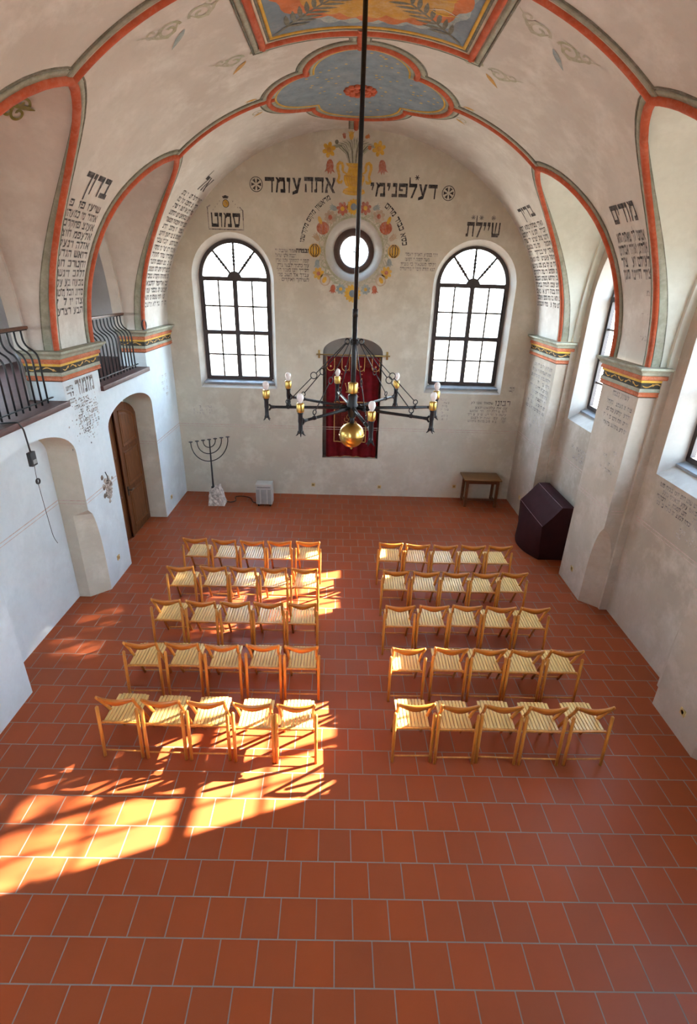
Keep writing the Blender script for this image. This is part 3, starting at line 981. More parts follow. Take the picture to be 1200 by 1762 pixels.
# painted rectangular panel
PX0, PX1, PY0, PY1 = -0.95, 1.26, 4.42, 7.38
m = MB()
g = lambda x0, x1, y0, y1, lvl, mi: paint_poly(m, [(x0, y0), (x1, y0), (x1, y1), (x0, y1)], fnV, lvl, mi, 0.25)
PP = [M['blue'], M['lblue'], M['orange'], M['gold'], M['cream'], M['dgreen'], M['yellow']]
g(PX0, PX1, PY0, PY1, 0, 0)
cx, cy = (PX0 + PX1) / 2, (PY0 + PY1) / 2
def cloud(ax, ay, amp, n, sd_, m_=120):
    r = random.Random(sd_); ph = [r.uniform(0, 6.28) for _ in range(4)]
    pts = []
    for k in range(m_):
        t = 2 * pi * k / m_
        ca, sa = cos(t), sin(t)
        sq = 1 / max(abs(ca) ** 3 + abs(sa) ** 3, 1e-3) ** (1 / 3)
        rad = sq * (1 + amp * abs(sin(n * t / 2 + ph[0])) - amp * .5 + 0.5 * amp * sin(3 * t + ph[1]) + 0.4 * amp * sin(5 * t + ph[2]))
        pts.append((cx + ax * rad * ca, cy + ay * rad * sa))
    return pts
paint_poly(m, cloud(1.00, 1.36, 0.06, 26, 1), fnV, 2, 1, 0.25)
paint_poly(m, cloud(0.96, 1.31, 0.07, 22, 2), fnV, 3, 2, 0.25)
paint_poly(m, cloud(0.86, 1.19, 0.07, 22, 5), fnV, 4, 3, 0.25)
for sx_ in (-1, 1):
    for sy_ in (-1, 1):
        x0, y0 = cx + sx_ * 1.04, cy + sy_ * 1.42
        x1, y1 = cx + sx_ * 0.42, cy + sy_ * 0.85
        line_paint(m, [(x0 + (x1 - x0) * k / 8, y0 + (y1 - y0) * k / 8) for k in range(9)], 0.028, fnV, 5, 5)
        for k in range(2, 9):
            t = k / 8; bx, by = x0 + (x1 - x0) * t, y0 + (y1 - y0) * t
            for q in (-1, 1):
                a = math.atan2(y1 - y0, x1 - x0) + q * 0.8
                line_paint(m, [(bx + 0.24 * j / 4 * cos(a), by + 0.24 * j / 4 * sin(a)) for j in range(5)], [0.012, 0.045, 0.055, 0.04, 0.006], fnV, 5 + 0.4 * (q + 1), 5)
rr = random.Random(11)
for k in range(34):
    x, y = cx + rr.uniform(-.62, .62), cy + rr.uniform(-.9, .9)
    line_paint(m, [(x + 0.07 * j, y + 0.03 * sin(j * 1.4 + k)) for j in range(5)], [0.006, 0.02, 0.022, 0.018, 0.006], fnV, 6.5, (6, 2, 4)[k % 3])
m.build('painted_panel', PP, CEILING)['label'] = 'blue, ochre and red cloud painting in a rectangular frame'
m = MB()
def rect_ring(d, wd, ht, mi):
    x0, x1, y0, y1 = PX0 - d, PX1 + d, PY0 - d, PY1 + d
    for a, b in (((x0, y0), (x1, y0)), ((x1, y0), (x1, y1)), ((x1, y1), (x0, y1)), ((x0, y1), (x0, y0))):
        va, vb = Vector(a), Vector(b); u = (vb - va).normalized() * wd
        va, vb = va - u, vb + u
        pts = [va.lerp(vb, k / 16) for k in range(17)]
        P_ = [fnV(p.x, p.y, 0) for p in pts]; N_ = [VN(90 - math.degrees(math.asin((p.x - VX) / VA))) for p in pts]
        sweep(m, P_, N_, [(-wd, 0.001), (-wd, ht), (wd, ht), (wd, 0.001)] if mi != 4 else roll(wd, ht), mi)
rect_ring(-0.015, 0.018, 0.012, 1); rect_ring(0.02, 0.015, 0.013, 3); rect_ring(0.05, 0.016, 0.014, 7)
rect_ring(0.10, 0.042, 0.045, 4); rect_ring(0.18, 0.028, 0.016, 2); rect_ring(0.225, 0.012, 0.014, 3)
m.build('panel_moulding', PM, CEILING)['label'] = 'red and green moulding framing the painted panel'
# scrollwork in the corners of the panel and beside the medallion
m = MB()
for sx_ in (-1, 1):
    for px, py, s in ((cx + sx_ * 1.40, PY1 + 0.16, 1.0), (cx + sx_ * 1.78, 6.30, 1.0)):
        for q in (-1, 1):
            line_paint(m, spiral(px + q * 0.16, py + 0.05, 0.12, 1.3, pi if q > 0 else 0, q), 0.032, fnV, 1, 0)
            line_paint(m, spiral(px + q * 0.30, py - 0.06, 0.075, 1.1, pi if q > 0 else 0, -q), 0.026, fnV, 1.5, 0)
            line_paint(m, [(px + q * (0.05 + 0.075 * k), py + 0.14 * sin(k * 0.9)) for k in range(6)], [0.01, 0.035, 0.04, 0.035, 0.02, 0.005], fnV, 1.2, 0)
        line_paint(m, [(px + sx_ * (0.04 + 0.05 * k), py + 0.17 + 0.05 * k) for k in range(5)], [0.012, 0.06, 0.065, 0.04, 0.006], fnV, 1.7, 1 if py > 7 else 2)
    for yy, q2 in ((9.02, -1), (9.52, 1)):
        px = QX + sx_ * 1.46
        for q in (-1, 1):
            line_paint(m, spiral(px + q * 0.11, yy, 0.085, 1.2, pi if q > 0 else 0, q), 0.022, fnV, 1, 0)
        line_paint(m, [(px + sx_ * (0.02 + 0.04 * k), yy + q2 * (0.04 + 0.015 * k)) for k in range(5)], [0.01, 0.05, 0.055, 0.03, 0.005], fnV, 1.7, 1)
for tt, yy in ((150, 5.35),):
    fnl = None
m.build('painted_scrollwork', [M['leaf'], M['gold'], M['lblue']], CEILING)['label'] = 'pale green painted scrolls with ochre buds'

LUNG, LUNF = lun_curves(-1, BAYS[1])
def fnLun(u, t, h):
    # u: position along the groin of the middle left lunette (0..1), t: metres towards the wall arch
    k = max(0.0, min(len(LUNG) - 1.001, u * (len(LUNG) - 1))); i = int(k)
    g_ = LUNG[i].lerp(LUNG[i + 1], k - i); f_ = LUNF[i].lerp(LUNF[i + 1], k - i)
    q = t / (f_ - g_).length
    return g_.lerp(f_, q) + Vector((0, 0, 0.10 * sin(pi * q) * min(1, max(0, (g_.z - 4.6) / 1.5)) - 0.012 - h))
m = MB()
def fnOl(a, b, h): return fnLun(0.438 + a * .24, b, h)
for c0, c1, r, s_ in ((-.03, .60, .085, 1), (.05, .52, .07, -1), (.03, .70, .06, 1)):
    line_paint(m, spiral(c0, c1, r, 1.1, .5, s_), [.03] * 27, fnOl, 1, 0)
line_paint(m, [(-.02 + .02 * k, .42 + .05 * k) for k in range(7)], [.01, .035, .045, .045, .04, .03, .008], fnOl, 2, 0)
m.build('painted_scrollwork', [paint('olive_paint', (0.20, 0.19, 0.055), 0.25)], CEILING)['label'] = 'olive painted scroll on the lunette at the left edge'

# ------------------------------------------------------------------ capitals of the piers
CAPM = [M['brownred'], M['green'], M['black'], M['yellow'], M['cream'], M['dgreen'], M['gold']]
CPROF = [(0.004, 3.445, 2), (0.020, 3.455, 0), (0.045, 3.470, 0), (0.030, 3.495, 0), (0.045, 3.525, 1), (0.035, 3.530, 1), (0.035, 3.572, 2), (0.022, 3.576, 2), (0.022, 3.648, 3),
         (0.040, 3.652, 3), (0.040, 3.682, 0), (0.055, 3.690, 0), (0.062, 3.712, 0), (0.050, 3.742, 1), (0.070, 3.752, 1), (0.085, 3.785, 1), (0.120, 3.815, 1), (0.135, 3.822, 1), (0.135, 3.850, 1), (0.0, 3.856, 1)]
def capital(n, side, y0, y1, xf, xb, label):
    m = MB(); s = -1 if side > 0 else 1       # outward direction of the face
    near = y0 > YW + .01; far = y1 < YE - .01
    def loop(o):
        a = [(xb, y0 - o), (xf + s * o, y0 - o)] if near else [(xf + s * o, y0)]
        b = [(xf + s * o, y1 + o), (xb, y1 + o)] if far else [(xf + s * o, y1)]
        return a + b
    for (o0, z0, mi), (o1, z1, _) in zip(CPROF, CPROF[1:]):
        m.grid([[Vector((x, y, z0)) for x, y in loop(o0)], [Vector((x, y, z1)) for x, y in loop(o1)]], mi)
    # running scroll on the dark band
    def fnF(u, z, h): return Vector((xf + s * (0.022 + h), u, z))
    def scroll(a, b, fn):
        L = b - a; k = max(2, int(round(L / 0.20)))
        for j in range(k):
            u0 = a + L * (j + 0.5) / k; q = 1 if j % 2 else -1
            line_paint(m, [(u0 - 0.09 + 0.18 * i / 8, 3.611 + q * 0.021 * sin(2 * pi * i / 8 * 0.75)) for i in range(9)], [0.004, 0.013, 0.016, 0.016, 0.014, 0.016, 0.016, 0.012, 0.004], fn, 1, 6)
            line_paint(m, spiral(u0 + 0.05, 3.611 - q * 0.012, 0.018, 1.0, 0, q, 12), 0.010, fn, 1.5, 6)
    scroll(y0 + 0.02, y1 - 0.02, fnF)
    for cond, yy, q in ((near, y0, -1), (far, y1, 1)):
        if cond:
            a, b = sorted((xf, xb)); scroll(a + 0.02, b - 0.02, lambda u, z, h, yy=yy, q=q: Vector((u, yy + q * (0.022 + h), z)))
    o = m.build('trim_%d' % n, CAPM, tri=False)
    return struct(o, label)
names = ['in the far corner', 'between the two bays in view', 'at the near bay', 'by the gallery']
for i, (y0, y1) in enumerate(SPL):
    capital(1 + i, -1, y0, y1, XL, -4.28, 'painted cornice capital of the left pier ' + names[i])
for i, (y0, y1) in enumerate(SPR):
    capital(5 + i, 1, y0, y1, 4.03 if i == 0 else XR, 4.30, 'painted cornice capital of the right pier ' + names[i])

# ------------------------------------------------------------------ Hebrew lettering
R_ = lambda a, b, c, d: [(a, b), (c, b), (c, d), (a, d)]
GL = {
 'א': (.95, [[(0, 1), (.24, 1), (.95, 0), (.70, 0)], [(.60, .42), (.72, .34), (.92, .78), (.95, 1), (.70, 1), (.72, .76)], [(.20, .66), (.32, .52), (.22, .28), (.28, 0), (0, 0), (.05, .3)]]),
 'ב': (.85, [R_(.05, .74, .72, 1), R_(.54, .2, .70, .78), R_(0, 0, .85, .25)]),
 'ג': (.5, [R_(.1, .74, .46, 1), [(.3, .78), (.44, .78), (.46, 0), (.32, 0)], [(0, 0), (.2, 0), (.36, .3), (.3, .42)]]),
 'ד': (.85, [R_(0, .74, .85, 1), [(.58, .78), (.72, .78), (.68, 0), (.56, 0)]]),
 'ה': (.82, [R_(0, .74, .82, 1), R_(.64, 0, .78, .78), [(.08, .56), (.2, .56), (.24, 0), (.04, 0)]]),
 'ו': (.36, [R_(.0, .74, .32, 1), [(.17, .78), (.30, .78), (.25, 0), (.15, 0)]]),
 'ז': (.4, [R_(0, .76, .4, 1), [(.16, .78), (.28, .78), (.24, 0), (.12, 0)]]),
 'ח': (.82, [R_(0, .74, .82, 1), R_(.64, 0, .78, .78), R_(.06, 0, .2, .78)]),
 'ט': (.82, [R_(0, 0, .15, 1), R_(.1, 0, .8, .24), R_(.66, .2, .8, .9), R_(.4, .74, .8, 1)]),
 'י': (.34, [R_(0, .74, .31, 1), [(.15, .78), (.29, .78), (.18, .42), (.10, .46)]]),
 'כ': (.76, [R_(0, .74, .7, 1), R_(.56, .1, .73, .92), R_(0, 0, .7, .24)]),
 'ך': (.72, [R_(0, .74, .72, 1), [(.55, .78), (.70, .78), (.66, -.3), (.54, -.3)]]),
 'ל': (.72, [[(0, .9), (.13, .9), (.10, 1.42), (0, 1.46)], R_(0, .74, .72, 1), [(.54, .78), (.70, .78), (.36, -.04), (.18, -.04)]]),
 'מ': (.92, [R_(.32, .74, .84, 1), R_(.70, .1, .86, .8), R_(.44, 0, .88, .24), [(.16, .86), (.30, .86), (.16, 0), (0, 0)], [(0, 1), (.18, 1), (.42, .76), (.30, .62)]]),
 'ם': (.84, [R_(0, .74, .84, 1), R_(.66, .1, .82, .8), R_(.04, 0, .82, .24), R_(.04, .1, .18, .8)]),
 'נ': (.52, [R_(.08, .74, .48, 1), R_(.32, .1, .46, .78), R_(0, 0, .48, .24)]),
 'ן': (.36, [R_(0, .74, .34, 1), [(.18, .78), (.32, .78), (.28, -.34), (.18, -.34)]]),
 'ס': (.86, [R_(0, .74, .86, 1), [(.68, .78), (.84, .78), (.72, .1), (.58, .1)], R_(.2, 0, .66, .24), [(.03, .78), (.18, .78), (.34, .1), (.2, .1)]]),
 'ע': (.84, [[(.60, 1), (.84, 1), (.52, .0), (.04, -.12), (.04, .08), (.38, .22)], [(.04, 1), (.26, 1), (.48, .32), (.36, .24)]]),
 'פ': (.8, [R_(0, .74, .78, 1), R_(.62, .1, .78, .9), R_(0, 0, .78, .24), R_(0, .46, .14, .8), R_(.1, .44, .36, .6)]),
 'צ': (.8, [[(0, 1), (.22, 1), (.72, .2), (.54, .12)], [(.58, 1), (.8, 1), (.52, .44), (.4, .54)], R_(0, 0, .75, .23)]),
 'ק': (.82, [R_(0, .74, .82, 1), [(.62, .78), (.78, .78), (.54, .1), (.42, .16)], R_(.05, -.3, .18, .58)]),
 'ר': (.76, [R_(0, .74, .74, 1), [(.56, .78), (.73, .78), (.68, 0), (.56, 0)]]),
 'ש': (.96, [R_(.80, .15, .95, 1), [(.42, 1), (.58, 1), (.50, .3), (.40, .2)], [(0, 1), (.20, 1), (.26, .15), (.10, .1)], [(.1, 0), (.8, 0), (.95, .26), (.18, .26)]]),
 'ת': (.88, [R_(.06, .74, .86, 1), R_(.68, 0, .83, .8), [(.14, .8), (.27, .8), (.26, 0), (0, 0), (0, .2), (.13, .22)]]),
 ' ': (.45, []), '.': (.25, [R_(.05, .3, .2, .5)]),
}
GAP = 0.10
def text_width(t): return sum(GL[c][0] + GAP for c in t) - GAP
def write(mbd, t, xr, yb, h, fn, mi=0, width=None, sgn=-1, lvl=1, jit=0.0, rnd=None, drop=0.0):
    """right-to-left; xr = right end, yb = baseline, h = letter height; sgn=-1: reading direction is -x of fn's first axis"""
    sx_ = h if width is None else width / text_width(t)
    x = 0.0
    for c in t:
        wd, polys = GL[c]
        if not (rnd and rnd.random() < drop):
            dy = rnd.uniform(-jit, jit) * h if rnd else 0
            for pl in polys:
                pts = [(xr + sgn * (x + (wd - px)) * sx_, yb + dy + py * h) for px, py in pl]
                paint_poly(mbd, pts, fn, lvl, mi, 0.14)
        x += wd + GAP
    return x * sx_
INK = [M['ink'], M['ink2'], M['ink3'], M['gold'], M['yellow'], M['ink4']]
fE = lambda x, z, h: Vector((x, YE - h, z))
fL = lambda y, z, h: Vector((XL + h, y, z))
fR = lambda xw: (lambda y, z, h: Vector((xw - h, y, z)))
# big verse over the round window
def inscription(parent, label, fill):
    m = MB(); fill(m)
    o = m.build('inscription', INK, parent); o['label'] = label
    return o
def f1(m):
    write(m, 'אתה', -0.297, 6.335, 0.25, fE, 0, 0.60)
    write(m, 'עומד', -0.955, 6.315, 0.25, fE, 0, 0.70)
def f2(m):
    write(m, 'דע', 1.68, 6.285, 0.24, fE, 0, 0.37)
    write(m, 'לפנימי', 1.285, 6.30, 0.23, fE, 0, 0.90)
    for k in range(6):
        a = k * pi / 3; line_paint(m, [(1.275, 6.63), (1.275 + .045 * cos(a), 6.63 + .045 * sin(a))], 0.014, fE, 1, 0)
inscription(WALL_E, 'bold black Hebrew words left of the painted vase', f1)
inscription(WALL_E, 'bold black Hebrew words right of the painted vase', f2)
def rosette(m, x, z, r):
    for k in range(36):
        a0, a1 = 2 * pi * k / 36, 2 * pi * (k + 1) / 36
        paint_poly(m, [(x + r * cos(a0), z + r * sin(a0)), (x + r * cos(a1), z + r * sin(a1)), (x + r * .9 * cos(a1), z + r * .9 * sin(a1)), (x + r * .9 * cos(a0), z + r * .9 * sin(a0))], fE, 1, 0)
    for k in range(6):
        a = k * pi / 3
        b = [(x + r * .16 * cos(a), z + r * .16 * sin(a)), (x + r * .8 * cos(a - .30), z + r * .8 * sin(a - .30)), (x + r * .72 * cos(a), z + r * .72 * sin(a)), (x + r * .8 * cos(a + .30), z + r * .8 * sin(a + .30))]
        paint_poly(m, b, fE, 1, 0)
for x, z in ((-1.825, 6.44), (1.902, 6.392)):
    m = MB(); rosette(m, x, z, 0.128); m.build('painted_rosette', INK, WALL_E)['label'] = 'black six-petalled rosette in a circle'
def f3(m):
    write(m, 'סמוט', -2.165, 5.70, 0.245, fE, 0, 0.575)
    for pl in ([(-2.80, 6.03), (-2.80, 5.66), (-2.11, 5.66), (-2.11, 5.98)], [(-2.815, 6.03), (-2.74, 6.07)], [(-2.10, 5.98), (-2.17, 6.05)]):
        line_paint(m, pl, 0.022, fE, 1, 1)
    c = (-2.435, 6.105)
    for r, mi, lv in ((.065, 0, 1), (.055, 4, 2), (.032, 3, 3)):
        paint_poly(m, [(c[0] + r * cos(2 * pi * k / 20), c[1] + r * 1.1 * sin(2 * pi * k / 20)) for k in range(20)], fE, lv, mi)
    paint_poly(m, [(-2.48, 6.19), (-2.39, 6.19), (-2.37, 6.225), (-2.435, 6.245), (-2.50, 6.225)], fE, 1, 0)
    for k in range(5):
        for s in (-1, 1):
            x = -2.435 + s * (0.13 + 0.045 * k); paint_poly(m, [(x, 6.13 - .05 * k), (x + .018, 6.14 - .05 * k), (x + .01, 6.16 - .05 * k)], fE, 1, 1)
inscription(WALL_E, 'black Hebrew word in a small frame above the left window', f3)
def f4(m):
    write(m, 'שיילת', 2.995, 5.665, 0.255, fE, 0, 0.675)
    for x in (2.44, 2.60, 2.84):
        for k in range(8):
            a = k * pi / 4; line_paint(m, [(x, 6.0), (x + .045 * cos(a), 6.0 + .045 * sin(a))], 0.013, fE, 1, 1)
inscription(WALL_E, 'black Hebrew word above the right window', f4)
def f5(m):
    L = ['ובנחה יאמר שובה יי', 'רבבות אלפי ישראל', 'קומה יי למנוחתך אתה וארון', 'עזך כהניך ילבשו צדק', 'וחסידיך ירננו בעבור דוד', 'עבדך אל תשב פני', 'משיחך ואקוים .']
    for k, t in enumerate(L):
        write(m, t, -0.815 - (0.26 if k == 1 else 0.0), 5.285 - 0.088 * k, 0.062, fE, 1, (0.68, 0.42, 0.68, 0.65, 0.66, 0.64, 0.62)[k])
    write(m, 'ובנחה', -0.815, 5.285, 0.075, fE, 0, 0.26)
inscription(WALL_E, 'seven lines of small Hebrew script left of the round window', f5)
def f6(m):
    L = ['ויהי בנסוע הארון ויאמר', 'משה קומה יי ויפוצו', 'וינוסו משנאיך כי מציון', 'תצא תורה ודבר יי מירושלים']
    for k, t in enumerate(L):
        write(m, t, 1.80 - (0.16 if k == 1 else 0.01 * k), 5.285 - 0.088 * k, 0.06, fE, 1, (0.66, 0.50, 0.72, 0.72)[k])
inscription(WALL_E, 'four lines of small Hebrew script right of the round window', f6)
def arc_text(m, t, c, r, a0, a1, h):
    tw = text_width(t); x = 0
    for ch in t:
        wd, polys = GL[ch]
        def fa(px, py, hh):
            u = (x + wd - px) / tw; a = a0 + (a1 - a0) * u
            return fE(c[0] + (r + py * h) * cos(a), c[1] + (r + py * h) * sin(a), hh)
        for pl in polys: paint_poly(m, pl, fa, 1, 0, 9)
        x += wd + GAP
arc1 = lambda m: arc_text(m, 'מראשון מקום מקדשנו', (0.10, 5.33), 1.02, radians(118), radians(172), 0.085)
arc2 = lambda m: arc_text(m, 'כסא כבוד מרום', (0.09, 5.33), 0.985, radians(8), radians(54), 0.095)
inscription(WALL_E, 'Hebrew words curving down the left of the flower wreath', arc1)
def arc2b(m):
    t = 'כסא כבוד מרום'; tw = text_width(t); x = 0
    c = (0.09, 5.33); r = 1.035
    for ch in t:
        wd, polys = GL[ch]
        def fa(px, py, hh):
            u = (x + wd - px) / tw; a = radians(8 + 46 * u)
            q = r + (py - .5) * 0.10
            return fE(c[0] + q * cos(a), c[1] + q * sin(a), hh)
        for pl in polys: paint_poly(m, pl, fa, 1, 0, 9)
        x += wd + GAP
inscription(WALL_E, 'Hebrew words curving up the right of the flower wreath', arc2b)
HEB = 'אבגדהוזחטיכלמנסעפצקרשת'
def lines(m, xr, x_left, y0, dy, n, h, fn, mi, seed, sgn=-1, drop=0.06, ragged=0.15, first=None):
    r = random.Random(seed)
    W_ = abs(x_left - xr)
    for k in range(n):
        wd = W_ * (1 - r.uniform(0, ragged))
        if first and k < len(first): t = first[k]
        else:
            t = ''
            while text_width(t + 'אא') * h * 0.95 < wd:
                t += ''.join(r.choice(HEB) for _ in range(r.choice((2, 3, 4, 4, 5)))) + ' '
            t = t.strip()
        if not t: continue
        write(m, t, xr, y0 - dy * k, h, fn, mi, wd, sgn, 1, 0.05, r, drop)
def f7(m):
    write(m, 'רבונו', 3.755, 2.29, 0.12, fE, 1, 0.35)
    lines(m, 3.36, 2.80, 2.325, 0.088, 1, 0.05, fE, 1, 5)
    lines(m, 3.70, 2.78, 2.215, 0.078, 5, 0.05, fE, 1, 6, drop=.15, ragged=.25)
    write(m, 'קב', 3.80, 2.62, 0.10, fE, 1, 0.12)
inscription(WALL_E, 'patch of worn Hebrew lines below the right window', f7)
inscription(WALL_E, 'small worn patch of Hebrew lines at the left corner of the right window',
            lambda m: lines(m, 2.36, 2.12, 2.38, 0.075, 7, 0.045, fE, 2, 8, drop=.2, ragged=.4))
inscription(WALL_E, 'few worn Hebrew strokes above the branched candlestick',
            lambda m: lines(m, -3.05, -3.50, 2.07, 0.075, 3, 0.05, fE, 2, 9, drop=.3, ragged=.5))
# pier soffits on the vault: first axis y, second axis angle in metres up the curve
def fS(side):
    def f(y, s, h):
        th = math.degrees(s / 3.75)
        return V3(th if side > 0 else 180 - th, y, h)
    return f
def st(th): return radians(th) * 3.75
def soffit(parent, side, word, yr, wl, th0, wh, first, n, yr2, yl2, th1, dth, h, label, mi=1, seed=1, drop=.05, ragged=.08):
    sg = -1 if side < 0 else 1
    fn = fS(side)
    def fill(m):
        write(m, word, yr, st(th0), wh, fn, 0, wl, sg)
        lines(m, yr2, yl2, st(th1), st(dth), n, h, fn, mi, seed, sg, drop, ragged, first)
    return inscription(parent, label, fill)
soffit(CEILING, -1, 'ברוך', 7.78, 0.68, 31.6, 0.27, None, 12, 7.78, 6.98, 28.6, 1.93, 0.092, 'Hebrew word and lines above the middle left capital', 5, seed=21, ragged=.03)
soffit(CEILING, -1, 'אל', 11.15, 0.42, 43.0, 0.30, None, 17, 11.40, 10.20, 39.6, 2.05, 0.088, 'Hebrew word and lines above the far left capital', 5, seed=22, ragged=.03)
soffit(CEILING, 1, 'בריך', 10.22, 0.72, 36.4, 0.22, None, 13, 10.10, 11.42, 33.4, 1.95, 0.088, 'Hebrew word and lines above the far right capital', 5, seed=23, ragged=.03)
soffit(CEILING, 1, 'מודים', 7.08, 0.60, 29.4, 0.25, ['אנחנו לך שאתה הוא', 'אלהינו ואלהי אבותינו', 'לעולם ועד צור', 'צור חיינו מגן'], 4, 7.04, 7.76, 25.6, 2.55, 0.13, 'Hebrew word and four lines above the middle right capital', 5, 24, 0.02, 0.05)
inscription(CEILING, 'few worn Hebrew letters above the middle right capital', lambda m: lines(m, 7.10, 7.45, st(14.6), 0.30, 3, 0.07, fS(1), 2, 31, 1, .35, .6))
# pier faces
def f8(m):
    write(m, 'מזמור', 7.80, 3.20, 0.21, fL, 1, 0.55)
    lines(m, 7.18, 6.98, 3.31, 0.09, 3, 0.06, fL, 1, 40, -1, .15)
    lines(m, 7.78, 7.0, 3.10, 0.075, 7, 0.055, fL, 2, 41, -1, .35, .35)
    r = random.Random(77)
    for k in range(150):
        y, z, q = r.gauss(7.36, .2), r.gauss(2.86, .17), r.uniform(.006, .022)
        paint_poly(m, [(y + q * r.uniform(.5, 1) * cos(a), z + q * r.uniform(.5, 1) * sin(a)) for a in (0, 1.3, 2.5, 3.8, 5.1)], fL, 1 + k % 3, 2 if k % 3 else 1)
inscription(WALL_L, 'worn Hebrew word and smudged lines below the middle left capital', f8)
inscription(WALL_L, 'few worn Hebrew strokes on the far left pier', lambda m: lines(m, 11.0, 10.55, 2.85, 0.13, 4, 0.06, fL, 2, 42, -1, .55, .6))
def f9(m):
    fn = fR(XR)
    lines(m, 7.15, 7.65, 3.345, 0.10, 1, 0.07, fn, 1, 50, 1, .1, .1)
    lines(m, 7.00, 7.76, 3.215, 0.105, 4, 0.055, fn, 1, 51, 1, .1, .1)
    lines(m, 7.10, 7.50, 2.55, 0.10, 4, 0.05, fn, 2, 52, 1, .3, .5)
inscription(WALL_R, 'worn Hebrew lines below the middle right capital', f9)
def f10(m):
    fn = fR(4.03)
    lines(m, 10.15, 11.30, 3.27, 0.11, 9, 0.06, fn, 1, 53, 1, .18, .2)
    lines(m, 10.15, 11.30, 2.25, 0.12, 3, 0.06, fn, 2, 54, 1, .45, .5)
inscription(WALL_R, 'worn Hebrew lines below the far right capital', f10)
def f11(m):
    fn = fR(XW)
    lines(m, 5.05, 6.50, 2.345, 0.085, 4, 0.055, fn, 1, 55, 1, .1, .12)
    lines(m, 5.05, 6.05, 1.95, 0.08, 2, 0.055, fn, 2, 56, 1, .2, .2)
inscription(WALL_R, 'worn Hebrew lines below the window at the right edge', f11)
inscription(WALL_R, 'worn grey patch of Hebrew lines below the far right window', lambda m: lines(m, 8.2, 9.35, 2.02, 0.09, 3, 0.06, fR(XW), 2, 57, 1, .3, .3))
# thin double dado line round the room
m = MB()
for z, wd in ((1.705, 0.014), (1.655, 0.010)):
    line_paint(m, [(-3.83, z - .01), (3.99, z + 0.0)], wd, fE, 0, 0)
    for a, b in ((10.0, YE), (6.93, 8.015), (3.85, 4.83)): line_paint(m, [(a, z), (b, z)], wd, fL, 0, 0)
    for y0, y1, xx in ((SPR[0][0], YE, 4.03), (SPR[1][0], SPR[1][1], XR), (SPR[2][0], SPR[2][1], XR), (4.9, 6.8, XW), (8.05, 9.95, XW)):
        line_paint(m, [(y0, z + .05), (y1, z + .03)], wd, fR(xx), 0, 0)
    for yy, q in ((9.995, -1), (6.925, -1)):
        line_paint(m, [(-4.24, z), (XL - .02, z)], wd, lambda x, zz, h, yy=yy: Vector((x, yy - h, zz)), 0, 0)
    line_paint(m, [(4.85, z), (6.95, z)], wd, lambda y, zz, h: Vector((-4.25 + h, y, zz)), 0, 0)
    line_paint(m, [(4.04, z + .04), (4.30, z + .04)], wd, lambda x, zz, h: Vector((x, SPR[1][0] - h, zz)), 0, 0)
m.build('dado_line', M['pink'], WALL_E)['label'] = 'thin faded pink double line'

# ------------------------------------------------------------------ painted vase and flower wreath
FM = [M['yellow'], M['gold'], M['orange'], M['tulip'], M['lblue'], M['blue'], M['beige'], M['leaf'], M['ink'], M['cream'], M['dgreen']]
Y_, G_, O_, T_, LB_, B_, BE_, LE_, K_, C_, DG_ = range(11)
def disc(m, x, z, rx, rz, mi, lv, n=18, a=0):
    pts = []
    for k in range(n):
        t = 2 * pi * k / n; px, pz = rx * cos(t), rz * sin(t)
        pts.append((x + px * cos(a) - pz * sin(a), z + px * sin(a) + pz * cos(a)))
    paint_poly(m, pts, fE, lv, mi)
def petals(m, x, z, r, n, mi, cmi, lv=2, pr=0.42, inner=0.35):
    for k in range(n):
        a = 2 * pi * k / n + .3
        disc(m, x + r * .62 * cos(a), z + r * .62 * sin(a), r * .42, r * pr * .7, mi, lv + .25 * (k % 2), 10, a)
    disc(m, x, z, r * inner, r * inner, cmi, lv + .8, 12)
def tulip(m, x, z, s, a, mi, lv=2, n=4):
    """bell with pointed lips; opens towards angle a"""
    pts = [(-.36, -.5), (-.48, -.1), (-.46, .35), (-.72, .75), (-.3, .55), (-.16, .95), (0, .6), (.2, .95), (.3, .55), (.70, .72), (.46, .3), (.48, -.1), (.36, -.5), (.14, -.72), (-.14, -.72)]
    ca, sa = cos(a - pi / 2), sin(a - pi / 2)
    T = lambda px, py: (x + s * (px * ca - py * sa), z + s * (px * sa + py * ca))
    paint_poly(m, [T(*p) for p in pts], fE, lv, mi)
    for q in (-.2, .05, .25): line_paint(m, [T(q, -.55), T(q * 1.2, 0), T(q * 1.3, .5)], s * .05, fE, lv + 1, {T_: O_, LB_: B_, BE_: G_}.get(mi, G_))
m = MB()
# pale green foliage ring
for k in range(110):
    r = random.Random(k); a = 2 * pi * k / 110 + r.uniform(-.03, .03)
    r0 = 0.60 + r.uniform(0, .05); b = a + r.choice((-1, 1)) * r.uniform(.1, .25)
    x0, z0 = OC[0] + r0 * cos(a), OC[1] + r0 * sin(a)
    r1 = r0 + r.uniform(.06, .14); x1, z1 = OC[0] + r1 * cos(b), OC[1] + r1 * sin(b)
    line_paint(m, [(x0, z0), ((x0 + x1) / 2 + .02 * cos(a), (z0 + z1) / 2 + .02 * sin(a)), (x1, z1)], [.016, .03, .006], fE, 0.3 + .1 * (k % 5), LE_)
for k in range(60):
    a0, a1 = 2 * pi * k / 60, 2 * pi * (k + 1) / 60
    paint_poly(m, [(OC[0] + rr_ * cos(aa), OC[1] + rr_ * sin(aa)) for rr_, aa in ((.578, a0), (.578, a1), (.62, a1), (.62, a0))], fE, 0, LE_)
petals(m, 0.07, 6.115, .135, 14, Y_, B_, 2, .3, .45)
for x, z in ((-.15, 6.077), (.30, 6.10)): petals(m, x, z, .115, 7, T_, Y_)
tulip(m, -.325, 6.085, .095, radians(160), LB_); tulip(m, .51, 6.11, .095, radians(20), LB_)
